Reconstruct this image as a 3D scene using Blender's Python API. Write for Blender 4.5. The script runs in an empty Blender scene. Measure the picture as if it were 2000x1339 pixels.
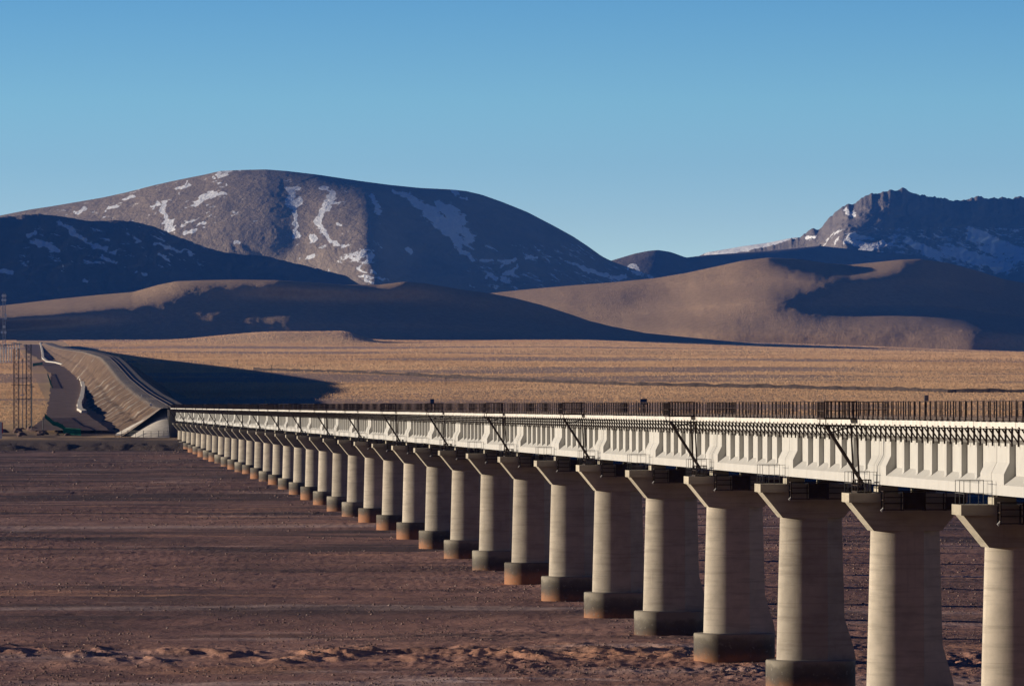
import bpy, math, random
import numpy as np
from mathutils import Vector

S = bpy.context.scene
C = S.collection
rng = random.Random(7)

# ------------------------------------------------------------------ camera, sky, sun, exposure
F = 11700.0          # focal length in photo pixels (2000 px wide)
HZ = 791.0           # pixel row of the eye-level horizon
EYE = 14.0
cam_d = bpy.data.cameras.new("camera")
cam_d.sensor_width = 36.0
cam_d.lens = 36.0 * F / 2000.0
cam_d.shift_y = (HZ - 669.5) / 2000.0
cam_d.clip_start = 1.0
cam_d.clip_end = 60000.0
cam = bpy.data.objects.new("camera", cam_d)
C.objects.link(cam)
cam.location = (0, 0, EYE)
cam.rotation_euler = (math.radians(90), 0, 0)
S.camera = cam

SUN_EL = math.radians(6.7)
SUN_TOWARD = math.radians(8.0)   # sun stands left, this much beyond (+) / behind (-) the picture plane
sun_dir = Vector((-math.cos(SUN_EL) * math.cos(SUN_TOWARD), math.cos(SUN_EL) * math.sin(SUN_TOWARD), math.sin(SUN_EL)))
sd = bpy.data.lights.new("sun", 'SUN')
sd.energy = 5.0
sd.angle = math.radians(0.5)
sd.color = (1.0, 0.86, 0.68)
sun = bpy.data.objects.new("sun", sd)
C.objects.link(sun)
sun.rotation_euler = sun_dir.to_track_quat('Z', 'Y').to_euler()

W = bpy.data.worlds.new("World")
S.world = W
W.use_nodes = True
wt = W.node_tree
wt.nodes.clear()
wo = wt.nodes.new('ShaderNodeOutputWorld')
wb = wt.nodes.new('ShaderNodeBackground')
sky = wt.nodes.new('ShaderNodeTexSky')
sky.sky_type = 'NISHITA'
sky.sun_disc = False
sky.sun_elevation = SUN_EL
sky.sun_rotation = math.atan2(sun_dir.x, sun_dir.y)
sky.altitude = 4600
sky.air_density = 1.0
sky.dust_density = 0.3
sky.ozone_density = 2.0
wb.inputs['Strength'].default_value = 0.15
# thin dry air at altitude: the blue deepens fast above the horizon, so the elevation is read steeper
tc = wt.nodes.new('ShaderNodeTexCoord')
mp = wt.nodes.new('ShaderNodeVectorMath'); mp.operation = 'MULTIPLY'
mp.inputs[1].default_value = (1, 1, 5.0)
nm = wt.nodes.new('ShaderNodeVectorMath'); nm.operation = 'NORMALIZE'
wt.links.new(tc.outputs['Generated'], mp.inputs[0])
wt.links.new(mp.outputs[0], nm.inputs[0])
wt.links.new(nm.outputs[0], sky.inputs['Vector'])
# deep high-plateau blue: tint the sky by elevation
sz = wt.nodes.new('ShaderNodeSeparateXYZ'); wt.links.new(tc.outputs['Generated'], sz.inputs[0])
rp = wt.nodes.new('ShaderNodeValToRGB'); wt.links.new(sz.outputs[2], rp.inputs[0])
stops = [(0.0, (2.9, 1.95, 1.1)), (0.03, (2.45, 1.88, 1.2)), (0.05, (2.1, 2.2, 1.47)), (0.066, (1.55, 2.0, 1.6)), (0.10, (0.34, 0.82, 1.20)), (0.22, (0.05, 0.24, 0.66)), (1.0, (0.03, 0.10, 0.26))]
el_ = rp.color_ramp.elements
while len(el_) < len(stops): el_.new(0.5)
for e_, (p_, c_) in zip(el_, stops):
    e_.position = p_; e_.color = (*c_, 1)
mx = wt.nodes.new('ShaderNodeMix'); mx.data_type = 'RGBA'; mx.blend_type = 'MULTIPLY'; mx.inputs[0].default_value = 1.0
wt.links.new(sky.outputs[0], mx.inputs[6]); wt.links.new(rp.outputs[0], mx.inputs[7])
wt.links.new(mx.outputs[2], wb.inputs['Color'])
wt.links.new(wb.outputs[0], wo.inputs['Surface'])

S.view_settings.view_transform = 'Standard'
S.view_settings.look = 'None'
S.view_settings.gamma = 1.0
S.view_settings.exposure = 0.45
S.cycles.use_denoising = True
S.cycles.max_bounces = 5
S.cycles.diffuse_bounces = 1
S.cycles.volume_bounces = 0

# ------------------------------------------------------------------ helpers
def P(x, y, Y):
    """photo pixel at depth Y -> world point"""
    return ((x - 1000.0) / F * Y, Y, EYE + (HZ - y) / F * Y)

def tag(o, label=None, cat=None, group=None, kind=None):
    if label: o["label"] = label
    if cat: o["category"] = cat
    if group: o["group"] = group
    if kind: o["kind"] = kind
    return o

def empty(name, loc=(0, 0, 0), rz=0.0):
    o = bpy.data.objects.new(name, None)
    o.empty_display_size = 0.5
    C.objects.link(o)
    o.location = loc
    o.rotation_euler = (0, 0, rz)
    return o

class MB:
    def __init__(self):
        self.v = []; self.f = []
    def poly(self, pts, faces):
        b = len(self.v)
        self.v += [tuple(p) for p in pts]
        self.f += [tuple(b + i for i in f) for f in faces]
        return self
    def box(self, x0, x1, y0, y1, z0, z1):
        p = [(x0,y0,z0),(x1,y0,z0),(x1,y1,z0),(x0,y1,z0),(x0,y0,z1),(x1,y0,z1),(x1,y1,z1),(x0,y1,z1)]
        return self.poly(p, [(3,2,1,0),(4,5,6,7),(0,1,5,4),(1,2,6,5),(2,3,7,6),(3,0,4,7)])
    def prism(self, prof, y0, y1):
        """closed (x,z) outline extruded along y"""
        n = len(prof)
        p = [(a, y0, b) for a, b in prof] + [(a, y1, b) for a, b in prof]
        fs = [(i, (i+1) % n, n + (i+1) % n, n + i) for i in range(n)]
        fs += [tuple(range(n-1, -1, -1)), tuple(range(n, 2*n))]
        return self.poly(p, fs)
    def loft(self, rings, cap=True):
        n = len(rings[0]); b = []
        for r in rings: b += list(r)
        fs = []
        for k in range(len(rings)-1):
            for i in range(n):
                j = (i+1) % n
                fs.append((k*n+i, k*n+j, (k+1)*n+j, (k+1)*n+i))
        if cap:
            fs += [tuple(range(n-1, -1, -1)), tuple(range((len(rings)-1)*n, len(rings)*n))]
        return self.poly(b, fs)
    def bar(self, a, b, w, n=4):
        a = Vector(a); b = Vector(b); d = (b-a).normalized()
        up = Vector((0, 0, 1)) if abs(d.z) < 0.95 else Vector((0, 1, 0))
        s = d.cross(up).normalized(); u = s.cross(d)
        off = math.pi/4 if n == 4 else 0
        r = w/2*(math.sqrt(2) if n == 4 else 1)
        ring = lambda c: [tuple(c + s*(r*math.cos(off+2*math.pi*i/n)) + u*(r*math.sin(off+2*math.pi*i/n))) for i in range(n)]
        return self.loft([ring(a), ring(b)])
    def build(self, name, mat, parent=None, smooth=False):
        me = bpy.data.meshes.new(name)
        me.from_pydata(self.v, [], self.f)
        import bmesh
        bm = bmesh.new(); bm.from_mesh(me)
        bmesh.ops.recalc_face_normals(bm, faces=bm.faces)
        bm.to_mesh(me); bm.free()
        me.materials.append(mat)
        if smooth:
            me.polygons.foreach_set('use_smooth', [True]*len(me.polygons))
        o = bpy.data.objects.new(name, me)
        C.objects.link(o)
        if parent: o.parent = parent
        return o

def grid_mesh(name, V, mat, attrs=None, smooth=True):
    """V: (rows, cols, 3)"""
    nr, nc = V.shape[:2]
    me = bpy.data.meshes.new(name)
    me.vertices.add(nr*nc)
    me.vertices.foreach_set('co', V.reshape(-1).astype(np.float32))
    i = np.arange(nr-1)[:, None]*nc + np.arange(nc-1)[None, :]
    q = np.stack([i, i+1, i+nc+1, i+nc], -1).reshape(-1)
    nq = (nr-1)*(nc-1)
    me.loops.add(nq*4); me.polygons.add(nq)
    me.loops.foreach_set('vertex_index', q.astype(np.int32))
    me.polygons.foreach_set('loop_start', (np.arange(nq)*4).astype(np.int32))
    if smooth: me.polygons.foreach_set('use_smooth', np.ones(nq, dtype=bool))
    me.update(); me.validate()
    for k, a in (attrs or {}).items():
        at = me.attributes.new(k, 'FLOAT', 'POINT')
        at.data.foreach_set('value', a.reshape(-1).astype(np.float32))
    me.materials.append(mat)
    o = bpy.data.objects.new(name, me)
    C.objects.link(o)
    return o

_tab = np.random.RandomState(3).rand(512, 512)
def vnoise(x, y, seed=0):
    x = x + seed*17.31; y = y + seed*9.77
    xi = np.floor(x).astype(int); yi = np.floor(y).astype(int)
    fx = x-xi; fy = y-yi
    fx = fx*fx*fx*(fx*(fx*6-15)+10); fy = fy*fy*fy*(fy*(fy*6-15)+10)
    g = lambda a, b: _tab[(a) % 512, (b) % 512]
    return (g(xi, yi)*(1-fx)+g(xi+1, yi)*fx)*(1-fy)+(g(xi, yi+1)*(1-fx)+g(xi+1, yi+1)*fx)*fy
def fbm(x, y, octv=4, seed=0, gain=0.5):
    s = 0; a = 1; t = 0
    for o in range(octv):
        s = s + a*(vnoise(x*2**o, y*2**o, seed+o*3)-0.5); t += a; a *= gain
    return s/t*2
def sstep(a, b, x):
    t = np.clip((x-a)/(b-a), 0, 1); return t*t*(3-2*t)

# ------------------------------------------------------------------ materials
def new_mat(name, rough=0.85):
    m = bpy.data.materials.new(name); m.use_nodes = True
    nt = m.node_tree; nt.nodes.clear()
    o = nt.nodes.new('ShaderNodeOutputMaterial'); b = nt.nodes.new('ShaderNodeBsdfPrincipled')
    b.inputs['Roughness'].default_value = rough
    b.inputs['Specular IOR Level'].default_value = 0.15
    nt.links.new(b.outputs[0], o.inputs['Surface'])
    return m, nt, b
class N:
    """tiny node-graph writer"""
    def __init__(self, nt): self.nt = nt
    def n(self, t, **kw):
        x = self.nt.nodes.new(t)
        for k, v in kw.items(): setattr(x, k, v)
        return x
    def link(self, a, b): self.nt.links.new(a, b)
    def coord(self, kind='Object', scale=(1, 1, 1)):
        if kind == 'World':
            g = self.n('ShaderNodeNewGeometry'); s = g.outputs['Position']
        else:
            s = self.n('ShaderNodeTexCoord').outputs[kind]
        m = self.n('ShaderNodeVectorMath', operation='MULTIPLY'); m.inputs[1].default_value = scale
        self.link(s, m.inputs[0]); return m.outputs[0]
    def noise(self, vec, scale, detail=4, rough=0.55, dist=0):
        x = self.n('ShaderNodeTexNoise'); x.inputs['Scale'].default_value = scale
        x.inputs['Detail'].default_value = detail; x.inputs['Roughness'].default_value = rough
        x.inputs['Distortion'].default_value = dist
        self.link(vec, x.inputs['Vector']); return x.outputs['Fac']
    def ramp(self, fac, stops, interp='LINEAR'):
        r = self.n('ShaderNodeValToRGB'); r.color_ramp.interpolation = interp
        el = r.color_ramp.elements
        while len(el) < len(stops): el.new(0.5)
        for e, (p, c) in zip(el, stops):
            e.position = p; e.color = (*c, 1) if len(c) == 3 else c
        self.link(fac, r.inputs[0]); return r.outputs[0]
    def mix(self, fac, a, b, mode='MIX'):
        x = self.n('ShaderNodeMix', data_type='RGBA', blend_type=mode)
        for sock, v in ((x.inputs[0], fac), (x.inputs[6], a), (x.inputs[7], b)):
            if hasattr(v, 'links'): self.link(v, sock)
            elif isinstance(v, (int, float)): sock.default_value = v
            else: sock.default_value = (*v, 1)
        return x.outputs[2]
    def math(self, op, a, b=0.0, c=None, clamp=False):
        x = self.n('ShaderNodeMath', operation=op, use_clamp=clamp)
        for sock, v in zip(x.inputs, (a, b, c)):
            if v is None: continue
            if hasattr(v, 'links'): self.link(v, sock)
            else: sock.default_value = v
        return x.outputs[0]
    def attr(self, name):
        return self.n('ShaderNodeAttribute', attribute_name=name).outputs['Fac']
    def bump(self, h, strength, dist, bsdf):
        b = self.n('ShaderNodeBump'); b.inputs['Strength'].default_value = strength
        b.inputs['Distance'].default_value = dist
        self.link(h, b.inputs['Height']); self.link(b.outputs[0], bsdf.inputs['Normal'])
    def blades(self, k, kz, bsdf, base=None):
        """grass blades / stones far smaller than a pixel: scatter the shading normal"""
        pos = self.n('ShaderNodeNewGeometry')
        wn = self.n('ShaderNodeTexWhiteNoise', noise_dimensions='3D')
        self.link(pos.outputs['Position'], wn.inputs['Vector'])
        a = self.n('ShaderNodeVectorMath', operation='SUBTRACT'); a.inputs[1].default_value = (.5, .5, .5)
        self.link(wn.outputs['Color'], a.inputs[0])
        m = self.n('ShaderNodeVectorMath', operation='MULTIPLY'); m.inputs[1].default_value = (2*k, 2*k, 2*kz)
        self.link(a.outputs[0], m.inputs[0])
        ad = self.n('ShaderNodeVectorMath', operation='ADD')
        self.link(m.outputs[0], ad.inputs[0]); self.link(base if base else pos.outputs['Normal'], ad.inputs[1])
        no = self.n('ShaderNodeVectorMath', operation='NORMALIZE'); self.link(ad.outputs[0], no.inputs[0])
        self.link(no.outputs[0], bsdf.inputs['Normal'])
    def bumpn(self, h, strength, dist):
        b = self.n('ShaderNodeBump'); b.inputs['Strength'].default_value = strength
        b.inputs['Distance'].default_value = dist
        self.link(h, b.inputs['Height']); return b.outputs[0]
    def sep(self, vec):
        x = self.n('ShaderNodeSeparateXYZ'); self.link(vec, x.inputs[0]); return x.outputs

def mat_plain(name, rgb, rough=0.8, var=0.25, scale=1.5, kind='World'):
    m, nt, b = new_mat(name, rough); g = N(nt)
    f = g.noise(g.coord(kind), scale, 5)
    lo = tuple(c*(1-var) for c in rgb); hi = tuple(min(1, c*(1+var)) for c in rgb)
    g.link(g.ramp(f, [(0.3, lo), (0.7, hi)]), b.inputs['Base Color'])
    return m

def girder_mat():
    m, nt, b = new_mat('white_painted_concrete', 0.7); g = N(nt)
    w = g.coord('World')
    f = g.noise(w, 0.5, 6, 0.65)
    c = g.ramp(f, [(0.3, (0.44, 0.437, 0.42)), (0.7, (0.51, 0.507, 0.49))])
    vd = g.coord('World', (1.6, 1.6, 0.22))
    r = g.noise(vd, 1.6, 4, 0.6)
    c = g.mix(g.math('MULTIPLY', g.ramp(r, [(0.58, (0, 0, 0)), (0.74, (1, 1, 1))]), 0.4), c, (0.33, 0.30, 0.255))
    f2 = g.noise(w, 3.0, 4, 0.6)
    c = g.mix(g.math('MULTIPLY', g.ramp(f2, [(0.64, (0, 0, 0)), (0.74, (1, 1, 1))]), 0.3), c, (0.34, 0.31, 0.27))
    g.link(c, b.inputs['Base Color'])
    g.bump(f, 0.15, 0.02, b)
    return m
M_white = girder_mat()
M_edge = mat_plain('white_walkway_edge', (0.60, 0.575, 0.535), 0.7, 0.18, 1.2)
M_steel = mat_plain('dark_brown_steel', (0.045, 0.032, 0.025), 0.6, 0.35, 3)
M_post = mat_plain('rusty_railing_paint', (0.06, 0.04, 0.034), 0.7, 0.35, 2)
M_grey_steel = mat_plain('grey_galvanised_steel', (0.12, 0.12, 0.12), 0.5, 0.2, 2)
M_light_steel = mat_plain('pale_galvanised_steel', (0.42, 0.42, 0.42), 0.45, 0.2, 2)
M_greenf = mat_plain('green_fence_paint', (0.015, 0.17, 0.11), 0.6, 0.2, 0.3)
M_blue = mat_plain('blue_sign_paint', (0.03, 0.10, 0.24), 0.5, 0.1, 1)
M_signw = mat_plain('white_sign_paint', (0.7, 0.7, 0.7), 0.5, 0.1, 1)
M_red = mat_plain('red_marker_paint', (0.5, 0.04, 0.03), 0.5, 0.1, 1)
M_ballast = mat_plain('ballast_stone', (0.20, 0.18, 0.16), 0.95, 0.4, 6)
M_rail = mat_plain('rail_steel', (0.10, 0.07, 0.055), 0.45, 0.2, 3)
M_rock = mat_plain('reddish_rubble', (0.15, 0.10, 0.085), 0.95, 0.4, 1.0)

def concrete(name, rgb, var=0.22):
    m, nt, b = new_mat(name, 0.85); g = N(nt)
    oi = g.n('ShaderNodeObjectInfo').outputs['Random']
    base = g.coord('Object')
    add = g.n('ShaderNodeVectorMath', operation='ADD')
    mul = g.n('ShaderNodeMath', operation='MULTIPLY'); mul.inputs[1].default_value = 91.0
    g.link(oi, mul.inputs[0]); g.link(base, add.inputs[0]); g.link(mul.outputs[0], add.inputs[1])
    v = add.outputs[0]
    vs = g.n('ShaderNodeVectorMath', operation='MULTIPLY'); vs.inputs[1].default_value = (0.5, 0.5, 5.0)
    g.link(v, vs.inputs[0])
    f1 = g.noise(v, 0.9, 6, 0.6)
    f2 = g.noise(vs.outputs[0], 0.8, 4, 0.6)          # pour bands
    vd = g.n('ShaderNodeVectorMath', operation='MULTIPLY'); vd.inputs[1].default_value = (5.0, 5.0, 0.25)
    g.link(v, vd.inputs[0])
    f3 = g.noise(vd.outputs[0], 0.8, 4, 0.6)          # run-down streaks
    lo = tuple(c*(1-var) for c in rgb); hi = tuple(c*(1+var*0.7) for c in rgb)
    c = g.ramp(f1, [(0.3, lo), (0.72, hi)])
    c = g.mix(g.math('MULTIPLY', g.ramp(f2, [(0.50, (0, 0, 0)), (0.66, (1, 1, 1))]), 0.5), c, tuple(x*0.58 for x in rgb))
    fb = g.noise(v, 0.45, 5, 0.65)
    c = g.mix(g.math('MULTIPLY', g.ramp(fb, [(0.54, (0, 0, 0)), (0.70, (1, 1, 1))]), 0.55), c, tuple(x*0.5 for x in rgb))
    vw = g.n('ShaderNodeVectorMath', operation='MULTIPLY'); vw.inputs[1].default_value = (9.0, 9.0, 0.35)
    g.link(v, vw.inputs[0])
    fw = g.noise(vw.outputs[0], 0.8, 3, 0.6)
    c = g.mix(g.math('MULTIPLY', g.ramp(fw, [(0.70, (0, 0, 0)), (0.76, (1, 1, 1))]), 0.6), c, tuple(min(.8, x*1.5) for x in rgb))
    c = g.mix(g.math('MULTIPLY', g.ramp(f3, [(0.60, (0, 0, 0)), (0.72, (1, 1, 1))]), 0.3), c, tuple(x*0.6 for x in rgb))
    # lift lines of the formwork every 1.5 m
    z = g.sep(base)[2]
    fr = g.math('FRACT', g.math('MULTIPLY', z, 1/1.5))
    ln = g.math('LESS_THAN', fr, 0.02)
    c = g.mix(g.math('MULTIPLY', ln, 0.35), c, tuple(x*0.5 for x in rgb))
    tone = g.math('ADD', g.math('MULTIPLY', oi, 0.26), 0.84)
    tn = g.n('ShaderNodeCombineXYZ')
    for q in range(3): g.link(tone, tn.inputs[q])
    c = g.mix(1.0, c, tn.outputs[0], 'MULTIPLY')
    g.link(c, b.inputs['Base Color'])
    g.bump(f1, 0.4, 0.03, b)
    return m
M_conc = concrete('pier_concrete', (0.49, 0.44, 0.365))
M_cap = concrete('cap_concrete', (0.44, 0.40, 0.32), 0.18)
M_abut = concrete('abutment_concrete', (0.60, 0.555, 0.49), 0.15)

def footing_mat():
    m, nt, b = new_mat('stained_footing_concrete', 0.7); g = N(nt)
    base = g.coord('Object')
    oi = g.n('ShaderNodeObjectInfo').outputs['Random']
    add = g.n('ShaderNodeVectorMath', operation='ADD')
    g.link(base, add.inputs[0]); g.link(g.math('MULTIPLY', oi, 57.0), add.inputs[1])
    f = g.noise(add.outputs[0], 1.3, 5, 0.6)
    z = g.sep(base)[2]          # 0 at the gravel, 1.62 at the top
    zz = g.math('ADD', z, g.math('MULTIPLY', g.math('SUBTRACT', f, 0.5), 0.9))
    lev = g.math('ADD', zz, g.math('MULTIPLY', g.math('SUBTRACT', oi, 0.45), 0.9))
    c = g.ramp(g.math('DIVIDE', lev, 1.7), [(0.0, (0.33, 0.15, 0.075)), (0.22, (0.27, 0.135, 0.075)), (0.40, (0.13, 0.085, 0.06)), (0.58, (0.085, 0.072, 0.06)), (0.85, (0.14, 0.125, 0.10)), (1.0, (0.26, 0.235, 0.19))])
    f2 = g.noise(add.outputs[0], 5, 3)
    c = g.mix(g.ramp(f2, [(0.62, (0, 0, 0)), (0.75, (1, 1, 1))]), c, (0.22, 0.20, 0.17))
    g.link(c, b.inputs['Base Color'])
    g.bump(f, 0.3, 0.03, b)
    return m
M_foot = footing_mat()

def bed_mat():
    m, nt, b = new_mat('riverbed_gravel', 0.95); g = N(nt)
    w = g.coord('World')
    a = g.noise(w, 0.02, 6, 0.6, 0.6)
    bb = g.noise(w, 0.11, 5, 0.6)
    c = g.ramp(a, [(0.30, (0.10, 0.075, 0.07)), (0.45, (0.21, 0.135, 0.115)), (0.56, (0.27, 0.175, 0.145)), (0.72, (0.34, 0.25, 0.22))])
    c = g.mix(g.math('MULTIPLY', g.ramp(bb, [(0.45, (0, 0, 0)), (0.62, (1, 1, 1))]), 0.5), c, (0.12, 0.085, 0.075))
    sandm = g.attr('sand')
    c = g.mix(sandm, c, (0.40, 0.25, 0.165))
    pale = g.attr('pale')
    c = g.mix(pale, c, (0.48, 0.41, 0.37))
    wet_shade = g.attr('wet_shade')
    c = g.mix(wet_shade, c, (0.06, 0.048, 0.05))  # dark wet gravel, plus the shadow painted below the bank
    f = g.noise(w, 3.0, 6, 0.7)
    c = g.mix(0.55, c, g.ramp(f, [(0.3, (0.25, 0.25, 0.25)), (0.7, (1.0, 1.0, 1.0))]), 'MULTIPLY')
    c = g.mix(1.0, c, (2.15, 1.78, 1.66), 'MULTIPLY')
    g.link(c, b.inputs['Base Color'])
    h = g.math('ADD', g.math('MULTIPLY', g.noise(w, 2.2, 5, 0.7), 0.5), g.math('MULTIPLY', g.noise(w, 0.5, 4, 0.6), 0.8))
    g.bump(h, 0.7, 0.4, b)
    return m
M_bed = bed_mat()

def grass_mat(name, cols, purple, bumpd=1.0, sheen=0.6, sc=0.012, blade=2.0):
    m, nt, b = new_mat(name, 0.95); g = N(nt)
    w = g.coord('World')
    ws = g.coord('World', (1.0, 0.35, 1.0))
    a = g.noise(ws, sc*0.35, 6, 0.62, 0.4)
    c = g.ramp(a, [(0.30, cols[0]), (0.5, cols[1]), (0.70, cols[2])])
    p = g.noise(g.coord('World', (0.5, 0.22, 1.0)), sc*0.22, 5, 0.6, 0.6)
    c = g.mix(g.ramp(p, [(0.50, (0, 0, 0)), (0.60, (1, 1, 1))]), c, purple)
    f = g.noise(w, 0.15, 5, 0.7)
    c = g.mix(0.6, c, g.ramp(f, [(0.3, (0.5, 0.5, 0.5)), (0.7, (1.0, 1.0, 1.0))]), 'MULTIPLY')
    c = g.mix(g.math('MULTIPLY', g.attr('bare'), 0.8), c, (0.33, 0.225, 0.185))
    c = g.mix(g.attr('dirt'), c, (0.085, 0.062, 0.052))  # bank soil, coloured extra dark to include the bank's shade
    g.link(c, b.inputs['Base Color'])
    b.inputs['Sheen Weight'].default_value = sheen
    b.inputs['Sheen Roughness'].default_value = 0.5
    g.link(g.mix(0.0, c, c), b.inputs['Sheen Tint'])
    h = g.noise(w, 0.35, 6, 0.75)
    g.bump(h, 0.6, bumpd, b)
    return m
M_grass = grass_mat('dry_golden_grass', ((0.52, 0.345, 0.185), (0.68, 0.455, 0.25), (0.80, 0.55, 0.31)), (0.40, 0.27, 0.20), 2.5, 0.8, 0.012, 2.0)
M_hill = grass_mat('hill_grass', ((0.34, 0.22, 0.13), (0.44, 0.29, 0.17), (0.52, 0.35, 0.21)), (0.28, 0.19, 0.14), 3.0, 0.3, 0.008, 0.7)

def mountain_mat(name, lo, hi, snowcol=(0.92, 0.93, 0.95)):
    m, nt, b = new_mat(name, 0.95); g = N(nt)
    w = g.coord('World')
    f = g.noise(w, 0.006, 7, 0.65, 0.3)
    c = g.ramp(f, [(0.3, lo), (0.7, hi)])
    s = g.attr('snow')
    n1 = g.noise(w, 0.028, 6, 0.7)
    n2 = g.noise(w, 0.10, 4, 0.7)
    nn = g.math('ADD', g.math('MULTIPLY', n1, 0.7), g.math('MULTIPLY', n2, 0.3))
    lev = g.math('ADD', s, g.math('MULTIPLY', g.math('SUBTRACT', nn, 0.5), 2.6))
    c = g.mix(g.ramp(lev, [(0.485, (0, 0, 0)), (0.53, (1, 1, 1))]), c, snowcol)
    g.link(c, b.inputs['Base Color'])
    h = g.noise(w, 0.02, 7, 0.7)
    g.bump(h, 0.8, 14.0, b)
    return m
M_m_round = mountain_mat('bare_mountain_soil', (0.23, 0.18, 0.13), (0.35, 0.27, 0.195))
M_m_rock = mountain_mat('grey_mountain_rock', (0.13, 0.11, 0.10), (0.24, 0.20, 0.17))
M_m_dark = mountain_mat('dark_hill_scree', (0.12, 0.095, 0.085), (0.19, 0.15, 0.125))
M_m_snow = mountain_mat('snowy_ridge', (0.25, 0.21, 0.19), (0.35, 0.30, 0.27))

# ------------------------------------------------------------------ bridge frame of reference
AL = math.atan((1000.0 - 6.0) / F)
dx, dy = -math.sin(AL), math.cos(AL)      # along the bridge, away from the camera
nx, ny = math.cos(AL), math.sin(AL)       # to the right of the bridge
LC = 41.07                                # lateral distance of the axis from the camera
SPAN = 32.0
S0 = 239.4                                # station of pier 0
NP = 36                                   # piers 0..35, abutment at 36
def B(s, l, z=0.0):
    l = LC + l
    return (s*dx + l*nx, s*dy + l*ny, z)
def st(k): return S0 + SPAN*k
RZ = math.atan2(-dx, dy)                  # local +y runs along the bridge
CAPZ = 10.0
def axis_X(Y):                            # X of the bridge axis at depth Y
    s = (Y - LC*ny)/dy
    return s*dx + LC*nx
def bed_z(Y): return -2.14 + 0.0049*Y
def plain_z0(Y): return 6.9 + 0.0148*(Y-1400.0)

# ------------------------------------------------------------------ ground: riverbed
BANK = 1300.0
def stones(V, Yr, xs):
    R = np.random.RandomState(17)
    n = 110000
    ri = R.randint(8, len(Yr)-1, n); ci = R.randint(52, 608, n)
    base = V[ri, ci]*(1-R.rand(n)[:, None]*0) + (V[ri, ci+1]-V[ri, ci])*R.rand(n)[:, None]
    X, Y = base[:, 0], base[:, 1]
    cl = fbm(X/7, Y/22, 4, 121)+.5*fbm(X/40, Y/50, 3, 122)
    keep = R.rand(n) < np.clip(.25+1.6*cl, .06, 1)
    base = base[keep]; n = len(base)
    sz = (.022+.10*R.rand(n)**5)*(base[:, 1]/340)**.8
    oct_ = np.array([(1, 0, 0), (0, 1, 0), (-1, 0, 0), (0, -1, 0), (0, 0, .8), (0, 0, -.5)], float)
    f = np.array([(0, 1, 4), (1, 2, 4), (2, 3, 4), (3, 0, 4), (1, 0, 5), (2, 1, 5), (3, 2, 5), (0, 3, 5)])
    v = oct_[None]*R.uniform(.6, 1.35, (n, 6, 1))
    a = R.uniform(0, 6.28, n); c, s_ = np.cos(a)[:, None], np.sin(a)[:, None]
    p = np.stack([v[..., 0]*c-v[..., 1]*s_, v[..., 0]*s_+v[..., 1]*c, v[..., 2]], -1)*sz[:, None, None]
    p += base[:, None, :]
    F_ = (f[None]+6*np.arange(n)[:, None, None]).reshape(-1)
    me = bpy.data.meshes.new('gravel_stones')
    me.vertices.add(n*6); me.vertices.foreach_set('co', p.reshape(-1).astype(np.float32))
    me.loops.add(n*24); me.polygons.add(n*8)
    me.loops.foreach_set('vertex_index', F_.astype(np.int32))
    me.polygons.foreach_set('loop_start', (np.arange(n*8)*3).astype(np.int32))
    me.update()
    m, nt, b = new_mat('river_stone', 0.9); g = N(nt)
    fN = g.noise(g.coord('World'), 1.7, 2, .5)
    g.link(g.ramp(fN, [(0.35, (0.16, 0.105, 0.09)), (0.6, (0.27, 0.185, 0.155)), (0.75, (0.42, 0.34, 0.30))]), b.inputs['Base Color'])
    me.materials.append(m)
    o = bpy.data.objects.new('gravel_stones', me); C.objects.link(o)
    tag(o, 'loose stones strewn over the riverbed', 'stones', None, 'stuff')
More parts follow.
